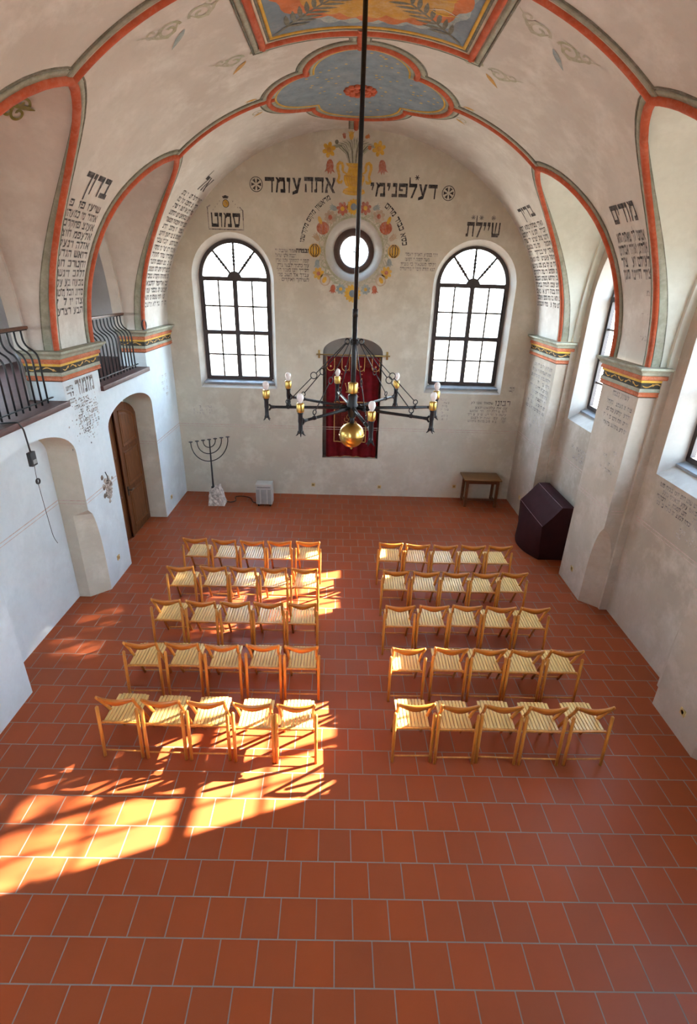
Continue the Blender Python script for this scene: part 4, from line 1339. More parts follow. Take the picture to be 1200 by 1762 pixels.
for x, z in ((-.39, 5.925), (.57, 5.965)): petals(m, x, z, .12, 8, BE_, T_)
for x, z, s in ((-.535, 5.735, -1), (.72, 5.765, 1)):
    disc(m, x, z, .125, .115, T_, 2)
    for q in (-.05, .0, .05): line_paint(m, [(x + q, z - .10), (x + q * 1.5, z), (x + q, z + .10)], .012, fE, 3, O_)
    disc(m, x + s * .055, z + .135, .035, .075, Y_, 3, 12, -s * .4)
for x, z, a in ((-.655, 5.565, 130), (.865, 5.60, 40)): tulip(m, x, z, .105, radians(a), BE_)
for x, z in ((-.695, 5.335), (.905, 5.36)):
    disc(m, x, z, .125, .125, Y_, 2)
    for q in (-.08, -.03, .03, .08): line_paint(m, [(x + q * .3, z - .115), (x + q, z - .05), (x + q, z + .05), (x + q * .3, z + .115)], .016, fE, 3, K_)
for x, z, a in ((-.645, 5.10, 268), (.825, 5.155, 280)): tulip(m, x, z, .10, radians(a), LB_)
for x, z in ((-.62, 4.915), (.775, 4.965)): petals(m, x, z, .115, 7, Y_, T_)
for x, z, s in ((-.485, 4.80, -1), (.665, 4.82, 1)):
    disc(m, x, z, .115, .115, BE_, 2); disc(m, x, z, .085, .09, C_, 2.6); disc(m, x + s * .01, z, .04, .065, Y_, 3.4, 12, s * .5)
tulip(m, -.32, 4.64, .105, radians(262), T_); tulip(m, .545, 4.645, .105, radians(280), T_)
for x, z in ((-.155, 4.635), (.36, 4.64)): petals(m, x, z, .10, 8, LB_, Y_)
petals(m, 0.09, 4.555, .17, 14, Y_, B_, 2, .3, .42)
m.build('painted_wreath', FM, WALL_E)['label'] = 'wreath of painted flowers and fruit around the round window'
m = MB()
VXc = 0.062
body = [(-.20, 6.62), (-.20, 6.56), (-.16, 6.47), (-.10, 6.44), (-.20, 6.40), (-.22, 6.35), (-.15, 6.315), (.0, 6.305), (.15, 6.315), (.22, 6.35), (.20, 6.40), (.10, 6.44), (.16, 6.47), (.20, 6.56), (.20, 6.62), (.13, 6.68), (.11, 6.76), (.17, 6.83), (-.17, 6.83), (-.11, 6.76), (-.13, 6.68)]
paint_poly(m, [(VXc + x, z) for x, z in body], fE, 1, Y_)
for k in range(7): line_paint(m, [(VXc - .15 + .05 * k, 6.64), (VXc - .14 + .047 * k, 6.56), (VXc - .10 + .034 * k, 6.46)], .014, fE, 2, G_)
line_paint(m, [(VXc - .19, 6.63), (VXc, 6.605), (VXc + .19, 6.63)], .02, fE, 3, G_)
line_paint(m, [(VXc - .20, 6.385), (VXc, 6.36), (VXc + .20, 6.385)], .016, fE, 3, G_)
line_paint(m, [(VXc - .15, 6.80), (VXc, 6.765), (VXc + .15, 6.80)], .016, fE, 3, G_)
for s in (-1, 1):
    line_paint(m, [(VXc + s * x, z) for x, z in ((.15, 6.66), (.20, 6.68), (.225, 6.72), (.215, 6.77), (.235, 6.82), (.28, 6.835), (.315, 6.80), (.32, 6.74), (.30, 6.68), (.285, 6.62), (.295, 6.57), (.315, 6.545), (.29, 6.515), (.25, 6.515), (.225, 6.55))], [.02, .035, .045, .05, .05, .055, .055, .055, .05, .045, .045, .05, .055, .05, .025], fE, 2, Y_)
for k in range(45):
    u = -1 + 2 * k / 44
    line_paint(m, [(VXc + .10 * u, 6.83), (VXc + .16 * u, 6.98 + .05 * (1 - abs(u))), (VXc + .30 * u, 7.08 + .10 * (1 - abs(u))), (VXc + .52 * u, 7.05 + .20 * (1 - abs(u)) ** .8)], [.022, .024, .018, .004], fE, .6 + .1 * (k % 4), DG_ if k % 3 == 0 else LE_)
for x, z in ((-.425, 7.03), (.515, 7.07)): petals(m, x, z, .125, 6, Y_, G_)
tulip(m, -.405, 6.775, .145, radians(268), T_); tulip(m, .595, 6.79, .145, radians(277), T_)
tulip(m, -.14, 7.25, .06, radians(100), T_); tulip(m, .29, 7.25, .06, radians(20), O_)
disc(m, -.28, 7.155, .035, .035, DG_, 2); disc(m, .34, 7.08, .035, .035, O_, 2)
tulip(m, -.01, 7.26, .09, radians(92), Y_)
m.build('painted_vase', FM, WALL_E)['label'] = 'yellow painted vase of flowers under the crown of the vault'

# ------------------------------------------------------------------ fixtures on the left wall
def bent(pts, r=0.05, n=5):
    """round the corners of a polyline"""
    out = [Vector(pts[0])]
    for a, b, c in zip(pts, pts[1:], pts[2:]):
        a, b, c = Vector(a), Vector(b), Vector(c)
        p = b + (a - b).normalized() * min(r, (a - b).length / 2); q = b + (c - b).normalized() * min(r, (c - b).length / 2)
        for k in range(n + 1):
            t = k / n; out.append(p * (1 - t) ** 2 + b * 2 * t * (1 - t) + q * t ** 2)
    return out + [Vector(pts[-1])]
def railing(c, h, label):
    y0, y1 = c - h + 0.09, c + h - 0.16
    t = thing('balcony_railing', label, 'railing', (-4.0, c, 3.19), 'gallery railings')
    og = (-4.0, c, 3.19)
    m = MB(); m.box((-4.14, c - .01, 4.135), (0.055, 2 * h - 0.03, 0.035), bev=0.008); m.build('handrail', M['railwood'], t, og)
    m = MB(); m.box((-4.14, c - .01, 4.11), (0.03, 2 * h - 0.05, 0.012)); m.box((-3.985, c + .02, 3.245), (0.028, 2 * h - 0.10, 0.014))
    m.build('bottom_rail', M['black_bar'], t, og)
    n = 14
    for k in range(n):
        y = y0 + (y1 - y0) * k / (n - 1)
        m = MB(); m.tube(bent([(-4.14, y, 4.12), (-4.14, y, 3.93), (-3.985, y, 3.84), (-3.985, y, 3.19)], 0.10), 0.012, 6)
        m.build('railing_bar', M['black_bar'], t, og)
    return t
railing(9.0, 1.0, 'bellied black iron railing of the far gallery opening')
railing(5.89, 1.05, 'bellied black iron railing of the gallery opening at the left edge')

# double door in the far recess
DX = -4.27
def door_top(y): return 2.215 + 0.46 * sqrt(max(0, 1 - ((y - 9.02) / 0.985) ** 2))
D = MB(); ft_ = 0.05
def leaf(name, y0, y1, dx, parent):
    n = 14; ys = [y0 + (y1 - y0) * k / n for k in range(n + 1)]
    o = [(y0, 0.01)] + [(y, door_top(y)) for y in ys] + [(y1, 0.01)]
    m = MB(); m.prism(o, lambda y, z, t: Vector((DX + dx + t, y, z)), 0.05)
    lf = m.build(name, M['door'], parent, tri=True)
    w_ = y1 - y0
    # panels: two rectangular and one arched
    for z0, z1, arch in ((0.16, 0.93, 0), (1.03, 1.72, 0), (1.82, 2.36, 1)):
        a, b = y0 + 0.14, y1 - 0.13
        if arch: top = [(b - (b - a) * k / 10, min(z1 + .2, door_top(b - (b - a) * k / 10) - 0.15)) for k in range(11)]
        else: top = [(b, z1), (a, z1)]
        pl = [(a, z0), (b, z0)] + top
        cx_, cz_ = (a + b) / 2, (z0 + z1) / 2
        m = MB()
        ins = [(p[0] + (0.05 if p[0] < cx_ else -0.05) * min(1, abs(p[0] - cx_) / 0.1), p[1] + (0.05 if p[1] < cz_ else -0.05)) for p in pl]
        P0 = [Vector((DX + dx + 0.052, y, z)) for y, z in pl]; P1 = [Vector((DX + dx + 0.068, y, z)) for y, z in [(q[0] * .8 + r_[0] * .2, q[1] * .8 + r_[1] * .2) for q, r_ in zip(pl, ins)]]
        P2 = [Vector((DX + dx + 0.055, y, z)) for y, z in ins]; P3 = [Vector((DX + dx + 0.064, y, z)) for y, z in [(q[0] * .9 + cx_ * .1, q[1] * .9 + cz_ * .1) for q in ins]]
        m.grid([P0, P1, P2, P3], 0, closed=True); m.poly(P3)
        m.build('door_panel', M['door_panel'], lf, tri=True)
    return lf
DR = struct(bpy.data.objects.new('door_1', None), 'panelled brown double door under an arch'); COL.objects.link(DR)
lf = leaf('door_leaf', 8.04, 9.035, 0.0, DR); rf = leaf('door_leaf', 9.055, 9.985, 0.035, DR)
m = MB(); m.box((DX + 0.09, 9.045, 1.30), (0.02, 0.07, 2.58), bev=0.006); m.build('door_strip', M['door'], DR)
m = MB(); m.tube(bent([(DX + .085, 9.13, .98), (DX + .15, 9.13, .98), (DX + .15, 9.25, .975)], .02), 0.010, 8); m.box((DX + .09, 9.13, .96), (.01, .04, .18)); m.build('door_handle', M['iron'], rf)

# rough patch with a wire stub, on the middle pier
m = MB()
rr = random.Random(5)
for q, mi in ((1.0, 0), (0.62, 1)):
    pts = []
    for k in range(22):
        a = 2 * pi * k / 22; r = q * rr.uniform(.75, 1.15)
        pts.append((7.665 + .10 * r * cos(a), 1.64 + .19 * r * sin(a)))
    paint_poly(m, pts, fL, 1 + mi, mi)
for k in range(60):
    y, z = 7.66 + rr.gauss(0, .065), 1.64 + rr.gauss(0, .10)
    m.lathe([(0.001, -.01), (rr.uniform(.02, .05), 0.0), (rr.uniform(.012, .03), rr.uniform(.008, .022)), (0.001, .026)], (XL - .002, y, z), 7, k % 3 == 0, False, 'X')
m.build('bare_stone_patch', [simple('bare_mortar', (0.36, 0.31, 0.265), 0.95, 0, 0.4, 20), simple('bare_stone', (0.17, 0.13, 0.10), 0.95, 0, 0.4, 20)], WALL_L)['label'] = 'broken plaster with bare stone'
m = MB(); m.tube(bent([(XL, 7.61, 1.76), (XL + .05, 7.60, 1.77), (XL + .06, 7.58, 1.85), (XL + .04, 7.57, 1.93)], .03), 0.008, 6)
tag(m.build('cable_stub', M['dark'], None, (XL, 7.6, 1.76)), 'short black cable end sticking out of the broken plaster patch', 'cable')
# hanging box with its wire
t = thing('hanging_switch_box', 'small black box hanging on a cable from the gallery ledge', 'box', (-3.775, 5.835, 2.65))
og = (-3.775, 5.835, 2.65)
m = MB(); m.box((-3.775, 5.835, 2.73), (0.05, 0.105, 0.17), bev=0.006); m.build('box_body', M['dark'], t, og)
m = MB(); m.box((-3.748, 5.84, 2.695), (0.004, 0.07, 0.05)); m.build('rating_plate', M['heater2'], t, og)
m = MB(); m.tube(bent([(-3.95, 5.66, 3.205), (-3.785, 5.75, 3.20), (-3.775, 5.81, 3.10), (-3.775, 5.835, 2.82)], .03), 0.010, 6); m.build('cable', M['dark'], t, og)
m = MB(); m.tube(bent([(-3.775, 5.85, 2.65), (-3.79, 5.855, 2.50), (-3.79, 5.86, 2.42), (-3.79, 5.88, 2.0), (-3.80, 5.92, 1.62), (-3.80, 5.98, 1.50)], .1), 0.0035, 5); m.build('thin_wire', M['dark'], t, og)
m = MB()
for k in range(3): m.tube([(-3.79 + .006 * k, 5.86 + .034 * cos(2 * pi * j / 16), 2.43 + .034 * sin(2 * pi * j / 16)) for j in range(16)], 0.006, 5, closed=True)
m.build('wire_coil', M['dark'], t, og)
# coil of cable on the far capital
m = MB()
for k in range(3): m.tube([(-3.80 + .01 * k, 10.02 + .085 * cos(2 * pi * j / 20) * (1 + .08 * k), 3.945 + .08 * sin(2 * pi * j / 20) * (1 + .06 * k)) for j in range(20)], 0.006, 5, closed=True)
tag(m.build('cable_coil', M['dark'], None, (-3.80, 10.02, 3.86)), 'black cable coil lying on the far left capital', 'cable')

# wall sockets
def socket(y, z, x, nx, ny, label):
    t = thing('wall_socket', label, 'wall socket', (x, y, z - .045), 'wall sockets')
    og = (x, y, z - .045)
    d = (0.012 if nx else 0.085, 0.085 if nx else 0.012, 0.085)
    m = MB(); m.box((x + nx * .006, y + ny * .006, z), d, bev=0.004); m.build('cover_plate', M['socket'], t, og)
    m = MB(); m.lathe([(0.026, 0), (0.026, .004), (0.020, .0045), (0.018, .001), (0.001, .001)], (x + nx * .012, y + ny * .012, z), 14, 0, True, 'X' if nx else 'Y')
    m.build('socket_insert', M['oldbrass'], t, og)
socket(7.566, .38, XL, 1, 0, 'yellowed wall socket near the floor on the middle left pier')
socket(10.40, .31, XL, 1, 0, 'yellowed wall socket near the floor between the door and the far left corner')
socket(YE, .255, -.735, 0, -1, 'yellowed wall socket low on the end wall between heater and ark curtain')
socket(YE, .24, .877, 0, -1, 'yellowed wall socket low on the end wall right of the ark')
socket(YE, .30, 2.70, 0, -1, 'yellowed wall socket low on the end wall just left of the table')
socket(7.58, .36, XR, -1, 0, 'yellowed wall socket low on the middle right pier')
socket(10.66, .40, 4.03, -1, 0, 'yellowed wall socket on the far right pier above the maroon cover')
socket(4.37, .35, XR, -1, 0, 'yellowed wall socket low on the nearest right pier')

# ------------------------------------------------------------------ ark curtain
CY = YE + 0.085
t = thing('ark_curtain', 'red velvet ark curtain with gold braid hanging in the wall niche', 'curtain', (AK[0], CY, 0.96))
og = (AK[0], CY, 0.96)
def fold(x, z, amp=1.0):
    a = amp * (0.6 + 0.4 * (3.25 - z) / 2.3)
    return CY + a * (0.022 * sin(x * 23 + .4) + 0.012 * sin(x * 41 + 1.3 + z * .6))
def hem(x): return 0.965 + 0.015 * sin(x * 7 + 1)
m = MB(); nx_, nz_ = 96, 16
xa, xb_ = -0.44, 0.745
m.grid([[Vector((xa + (xb_ - xa) * k / nx_ * 1.0, fold(xa + (xb_ - xa) * k / nx_, 3.27 - 2.3 * j / nz_), 3.27 + (hem(xa + (xb_ - xa) * k / nx_) - 3.27) * j / nz_)) for k in range(nx_ + 1)] for j in range(nz_ + 1)], 0, True)
m.build('curtain_cloth', M['velvet'], t, og)
m = MB()
m.tube([Vector((xa + (xb_ - xa) * k / 60, fold(xa + (xb_ - xa) * k / 60, 1.0) - .006, hem(xa + (xb_ - xa) * k / 60))) for k in range(61)], 0.008, 5)
m.build('hem_braid', M['goldthread'], t, og)
# embroidered field with gold border
def fc(x, z, h): return Vector((x, fold(x, z, .55) - 0.018 - h, z))
m = MB()
ex0, ex1, ez0, ez1 = -0.25, 0.485, 1.34, 2.275
m.grid([[fc(ex0 + (ex1 - ex0) * k / 40, ez0 + (ez1 - ez0) * j / 6, 0) for k in range(41)] for j in range(7)], 0, True)
m.build('embroidered_field', M['velvet2'], t, og)
m = MB()
for a, b in (((ex0, ez0), (ex1, ez0)), ((ex1, ez0), (ex1, ez1)), ((ex1, ez1), (ex0, ez1)), ((ex0, ez1), (ex0, ez0))):
    m.tube([fc(a[0] + (b[0] - a[0]) * k / 40, a[1] + (b[1] - a[1]) * k / 40, .004) for k in range(41)], 0.012, 6)
ic = ((ex0 + ex1) / 2, 1.78)
for k in range(10):
    a = 2 * pi * k / 10
    m.tube([fc(ic[0] + .10 * cos(a) + .05 * cos(a + b * pi / 6), ic[1] + .16 * sin(a) + .06 * sin(a + b * pi / 6), .006) for b in range(9)], 0.006, 5)
m.build('gold_border', M['goldthread'], t, og)
# crown above the field, row of stitched studs
m = MB()
for k in range(5):
    x = .12 + (k - 2) * .055
    m.tube([fc(.12 + (k - 2) * .04, 2.50, .006), fc(x, 2.62, .006), fc(x + (k - 2) * .01, 2.72 - .02 * abs(k - 2), .006)], 0.006, 5)
    m.lathe([(0.001, -.015), (.015, 0), (.001, .015)], fc(x + (k - 2) * .01, 2.73 - .02 * abs(k - 2), .008), 8)
m.tube([fc(.0 + .02 * k, 2.50, .008) for k in range(13)], 0.014, 6)
m.build('crown_embroidery', M['goldthread'], t, og)
for k in range(6):
    for x in (.37 + .02 * ((k * 7) % 3 - 1) - .02 * k, -.10 - .01 * k):
        m = MB(); m.lathe([(0.001, -.016), (.016, 0), (.001, .016)], fc(x, 2.90 - .10 * k, .006), 8); m.build('stitched_stud', M['goldthread'], t, og)
# valance with scallops
m = MB(); g2 = MB()
vs0, vs1 = -0.43, 0.735; nt_ = 7; wv_ = (vs1 - vs0) / nt_
for k in range(nt_):
    a = vs0 + wv_ * k; low = 0.30 if k % 2 == 0 else 0.22
    pts = [(a, 3.275)] + [(a + wv_ / 2 - wv_ / 2 * cos(pi * j / 10), 3.275 - low * .72 - low * .28 * sin(pi * j / 10)) for j in range(11)] + [(a + wv_, 3.275)]
    y_ = CY - 0.052 - .006 * (k % 2)
    m.prism(pts, lambda x, z, h, y_=y_: Vector((x, y_ - h + .01 * sin(x * 30), z)), 0.006, k % 2)
    if k % 2 == 0:
        g2.tube([Vector((x, y_ - .010 + .01 * sin(x * 30), z)) for x, z in pts[0:1] + pts[1:-1] + pts[-1:]], 0.008, 5)
        g2.lathe([(0.001, -.024), (.024, 0), (.001, .024)], (a + wv_ / 2, y_ - .014, 3.275 - low * .68), 8)
        g2.tube([(a + wv_ * .98, y_ - .012, 3.05), (a + wv_ * .98, y_ - .012, 2.97)], 0.006, 5)
vl = m.build('valance', [M['velvet'], M['velvet2']], t, og, tri=True)
g2.build('gold_trim', M['goldthread'], vl, (AK[0], CY, 0.96))
t2 = thing('curtain_rod', 'thin brass curtain rod on two brackets across the ark niche', 'curtain rod', (AK[0], YE - .05, 3.322))
og = (AK[0], YE - .05, 3.322)
m = MB(); m.tube([(-.635, YE - .05, 3.322), (.93, YE - .05, 3.322)], 0.014, 10); m.build('rod', M['oldbrass'], t2, og)
for x in (-.60, .89):
    m = MB(); m.box((x, YE - .008, 3.322), (.045, .016, .17), bev=.004); m.tube([(x, YE - .01, 3.322), (x, YE - .055, 3.322)], .010, 8); m.lathe([(0.001, -.01), (.022, -.008), (.026, 0), (.022, .008), (0.001, .01)], (x, YE - .05, 3.322), 12, 0, True, 'X')
    m.build('bracket', M['oldbrass'], t2, og)
for x in (-.64, .935):
    m = MB(); m.lathe([(0.001, -.018), (.016, -.01), (.020, 0), (.016, .01), (0.001, .018)], (x, YE - .05, 3.322), 10, 0, True, 'X'); m.build('finial', M['oldbrass'], t2, og)

# ------------------------------------------------------------------ branched candlestick on a stone
t = thing('menorah', 'black iron seven branched candlestick set in a rough stone', 'candlestick', (-2.93, 10.80, 0))
og = (-2.93, 10.80, 0)
bm = bmesh.new(); bmesh.ops.create_cube(bm, size=1)
bmesh.ops.subdivide_edges(bm, edges=bm.edges[:], cuts=5, use_grid_fill=True)
rr = random.Random(4)
for v in bm.verts:
    z = v.co.z + .5
    sx_ = 0.36 - 0.10 * z - (0.04 if z > .7 else 0); sy_ = 0.30 - 0.09 * z
    v.co = Vector((v.co.x * sx_ + rr.uniform(-.012, .012) + .04 * (1 - z), v.co.y * sy_ + rr.uniform(-.012, .012), z * 0.42 + (rr.uniform(-.02, .012) if z > .05 else 0) + (v.co.x * .10 * z)))
bm.verts.index_update()
m = MB(); m.add([Vector(og) + Vector((-.02, 0, 0)) + v.co for v in bm.verts], [[v.index for v in f.verts] for f in bm.faces]); bm.free()
m.build('stone_block', M['stone'], t, og)['label'] = 'rough white stone block'
sx0, sy0 = -2.985, 10.80
m = MB(); m.tube([(sx0, sy0, .40), (sx0, sy0, .55), (sx0 + .005, sy0, 1.53)], [.024, .020, .013], 10); m.lathe([(.05, .40), (.045, .425), (.02, .43)], (sx0, sy0, 0), 10); m.build('stem', M['black_bar'], t, og)
tilt = 0.17
for r_ in (0.135, 0.272, 0.412):
    m = MB(); pts = []
    for k in range(21):
        a = pi + pi * k / 20; x = r_ * cos(a); pts.append((sx0 + x, sy0, 1.50 + r_ * 1.06 * sin(a) * (1.06 if r_ > .3 else 1) + x * tilt))
    pts = [(pts[0][0], sy0, pts[0][2] + .02)] + pts + [(pts[-1][0], sy0, pts[-1][2] + .02)]
    m.tube(pts, .0105, 8); m.build('branch', M['black_bar'], t, og)
for x in (-.412, -.272, -.135, 0, .135, .272, .412):
    m = MB(); m.lathe([(.008, -.012), (.042, -.004), (.046, .004), (.04, .004), (.012, .0), (.001, .0)], (sx0 + x, sy0, 1.535 + x * tilt), 14); m.build('drip_pan', M['black_bar'], t, og)

# heater
t = thing('heater', 'small grey box heater standing in front of the end wall', 'heater', (-1.815, 10.82, 0)); og = (-1.815, 10.82, 0)
m = MB(); m.box((-1.815, 10.82, .30), (.37, .26, .49), bev=.012); m.build('casing', M['heater'], t, og)
for x in (-1.95, -1.68): m = MB(); m.box((x, 10.82, .03), (.03, .22, .06)); m.build('foot', M['dark'], t, og)
m = MB()
for x, wd in ((-1.945, .075), (-1.815, .125), (-1.69, .075)): m.box((x, 10.686, .245), (wd, .012, .35), bev=.004)
m.build('front_grille', M['heater2'], t, og)
m = MB()
for k in range(15): m.box((-1.955 + .02 * k, 10.688, .475), (.010, .008, .022))
m.build('air_slots', M['dark'], t, og)
m = MB(); m.tube(bent([(-1.98, 10.80, .04), (-2.12, 10.88, .014), (-2.20, 11.18, .012), (-2.45, 11.26, .012), (-2.62, 11.20, .012), (-2.50, 10.98, .012), (-2.62, 10.86, .012), (-2.72, 10.90, .012)], .15, 8), .009, 6)
tag(m.build('power_cable', M['dark'], None, (-2.4, 11.0, 0)), 'dark power cable looping on the tiles between stone block and heater', 'cable')

# table
t = thing('wooden_table', 'small brown wooden table against the end wall', 'table', (3.23, 11.17, 0)); og = (3.23, 11.17, 0)
m = MB(); m.box((3.225, 11.165, .685), (.87, .53, .03), bev=.006); m.build('tabletop', M['tabletop'], t, og)
m = MB()
for y in (10.975, 11.36): m.box((3.235, y, .625), (.72, .022, .09))
for x in (2.875, 3.595): m.box((x, 11.165, .625), (.022, .37, .09))
m.build('apron', M['table'], t, og)
for x in (2.885, 3.590):
    for y in (10.975, 11.355): m = MB(); m.box((x, y, .335), (.06, .06, .67), bev=.005); m.build('leg', M['table'], t, og)
    m = MB(); m.box((x, 11.165, .12), (.03, .33, .05), bev=.004); m.build('stretcher', M['table'], t, og)
m = MB(); m.box((3.235, 11.165, .10), (.68, .035, .05), bev=.004); m.build('stretcher', M['table'], t, og)

# covered desk
t = thing('fabric_cover', 'dark maroon cloth cover over a slope-topped desk by the right wall', 'cover', (4.0, 9.1, 0)); og = (4.0, 9.1, 0)
def crow(y, k):
    """cross-section, front hem -> slope -> ridge -> back"""
    b = sin(pi * k)
    fx = 3.775 - 0.215 * (sin(pi * min(1, k * 1.05)) ** .8)
    x1, z1 = 3.735 + .004 * b, 0.715 - .012 * b
    p = [(fx, 0.012), (fx + .01, .10), (fx * .72 + x1 * .28 - .01, .30), (fx * .35 + x1 * .65 - .006, .52), (x1 - .006, z1 - .03), (x1, z1)]
    p += [(x1 + (4.04 - x1) * q, z1 + (1.10 - .006 * b - z1) * q - .014 * sin(pi * q)) for q in (.25, .5, .75)]
    p += [(4.04, 1.10 - .006 * b), (4.15, 1.103 - .008 * b), (4.27, 1.10), (4.285, 1.08), (4.29, .5), (4.30, .012)]
    return p
ya, yb = 8.48, 9.79
rows = []
for j in range(25):
    k = j / 24; y = ya + (yb - ya) * k
    rows.append([Vector((x, y + (.012 * sin(x * 31 + z * 9) if 0 < j < 24 else 0), z)) for x, z in crow(y, k)])
m = MB(); m.grid(rows, 0, True)
for e_, q in ((rows[0], -1), (rows[-1], 1)):
    n = len(e_); cen = Vector((4.03, e_[0].y + q * .012, .45))
    for a, b in zip(e_, e_[1:]): m.add([a, b, cen], [(0, 1, 2)])
    m.add([e_[-1], e_[0], cen], [(0, 1, 2)])
m.build('cover_cloth', M['cover'], t, og)
m = MB(); m.tube([r_[9] + Vector((-.002, 0, .003)) for r_ in rows], .0045, 5); m.tube([r_[5] for r_ in rows], .0035, 5); m.build('seam', M['piping'], t, og)

# ------------------------------------------------------------------ chandelier
CX, CYL, CZ = 0.082, 5.82, 3.455
t = thing('chandelier', 'black iron chandelier with eight bulb arms and a brass ball below', 'chandelier', (CX, CYL, 7.3)); og = (CX, CYL, 7.3)
m = MB(); m.tube([(CX + .01, CYL, 7.37), (CX, CYL, 4.52)], .0225, 12); m.tube([(CX, CYL, 4.52), (CX, CYL, 3.44)], .0275, 12); m.tube([(CX, CYL, 4.52), (CX, CYL, 4.44)], .031, 12); m.build('pole', M['iron'], t, og)
m = MB(); m.lathe([(.036, 4.16), (.05, 4.175), (.05, 4.20), (.036, 4.215)], (CX, CYL, 0), 14)
for k in range(8):
    a = radians(22.5 + 45 * k); c = Vector((CX + .085 * cos(a), CYL + .085 * sin(a), 4.185))
    m.tube([c + Vector((cos(a) * .028 * cos(b), sin(a) * .028 * cos(b), .028 * sin(b))) for b in [2 * pi * j / 12 for j in range(12)]], .005, 5, closed=True)
m.build('hook_collar', M['iron'], t, og)
m = MB(); m.lathe([(.030, 3.62), (.052, 3.625), (.055, 3.64), (.055, 3.735), (.048, 3.745), (.030, 3.75)], (CX, CYL, 0), 20); m.build('brass_collar', M['brass'], t, og)
m = MB(); m.lathe([(.03, 3.34), (.045, 3.36), (.055, 3.42), (.064, 3.43), (.064, 3.49), (.05, 3.52), (.055, 3.60), (.03, 3.62)], (CX, CYL, 0), 18)
m.tube([(CX, CYL, 3.36), (CX, CYL, 3.27)], .028, 10); m.build('hub', M['iron'], t, og)
m = MB(); BZ, BR = 3.135, .148
m.lathe([(max(.001, BR * sin(pi * k / 24)), BZ + BR * cos(pi * k / 24)) for k in range(25)], (CX, CYL, 0), 36); m.lathe([(BR + .001, BZ - .006), (BR + .003, BZ), (BR + .001, BZ + .006)], (CX, CYL, 0), 36)
m.build('brass_ball', M['brass'], t, og)
m = MB(); m.lathe([(.001, 2.955), (.012, 2.965), (.016, 2.975), (.010, 2.985), (.014, 2.995)], (CX, CYL, 0), 10); m.build('finial', M['oldbrass'], t, og)
ARMS = [(101.3, 1.0), (53.5, .95), (9.5, 1.0), (-26.5, .955), (-79.5, .965), (-128.5, .87), (-177, .985), (-215, .975)]
for ang, R1 in ARMS:
    a = radians(ang); dx, dy = cos(a), sin(a)
    Pm = lambda r, z: Vector((CX + dx * r, CYL + dy * r, z))
    m = MB(); m.tube([Pm(.05, CZ + .005), Pm(.3, CZ), Pm(R1 - .10, CZ - .002)], [.020, .018, .016], 8)
    m.tube([Pm(R1 - .105, CZ - .002), Pm(R1 - .05, CZ + .004), Pm(R1 - .028, CZ + .03)], [.016, .014, .010], 8)
    m.tube([Pm(R1 - .105, CZ - .002), Pm(R1 - .05, CZ - .01), Pm(R1 - .028, CZ - .04)], [.016, .014, .010], 8)
    for r in (R1 * .75, .14): m.tube([Pm(r - .014, CZ), Pm(r + .014, CZ)], .0235, 8)
    arm = m.build('arm', M['iron'], t, og)
    m = MB(); m.lathe([(.030, -.125), (.024, -.11), (.022, -.02), (.026, 0), (.024, .07), (.030, .085), (.030, .095)], Pm(R1, CZ), 10)
    for k in range(4):
        b = a + pi / 4 + k * pi / 2
        m.tube([Pm(R1, CZ - .10) + Vector((cos(b) * .02, sin(b) * .02, 0)), Pm(R1, CZ - .135) + Vector((cos(b) * .03, sin(b) * .03, 0)), Pm(R1, CZ - .15) + Vector((cos(b) * .05, sin(b) * .05, 0))], [.010, .009, .004], 5)
    m.build('candle_sleeve', M['iron'], arm, og)
    m = MB(); m.lathe([(.028, .095), (.037, .10), (.040, .11), (.040, .18), (.034, .19), (.02, .192)], Pm(R1, CZ), 16); m.build('bulb_socket', M['brass'], arm, og)
    m = MB(); m.lathe([(.015, .185), (.019, .20), (.028, .212), (.0365, .238), (.037, .252), (.031, .272), (.018, .286), (.001, .290)], Pm(R1, CZ), 16); m.build('light_bulb', M['bulb'], arm, og)
    # tie rod with a ring in the middle and a hook on the arm
    top, bot = Pm(.10, 4.165), Pm(R1 * .75, CZ + .06)
    mid = top.lerp(bot, .54); u = (bot - top).normalized()
    m = MB(); m.tube([top, mid - u * .038], .0055, 6); m.tube([mid + u * .038, bot - u * .025], .0055, 6)
    side = u.cross(Vector((-dy, dx, 0))).normalized()
    m.tube([mid + u * .036 * cos(b) + side * .036 * sin(b) for b in [2 * pi * j / 16 for j in range(16)]], .0055, 6, closed=True)
    m.tube([bot + u * .026 * cos(b) + side * .026 * sin(b) for b in [2 * pi * j / 14 for j in range(14)]], .0055, 6, closed=True)
    m.tube([bot + u * .02, Pm(R1 * .75, CZ + .01)], .006, 6)
    m.build('tie_rod', M['iron'], t, og)

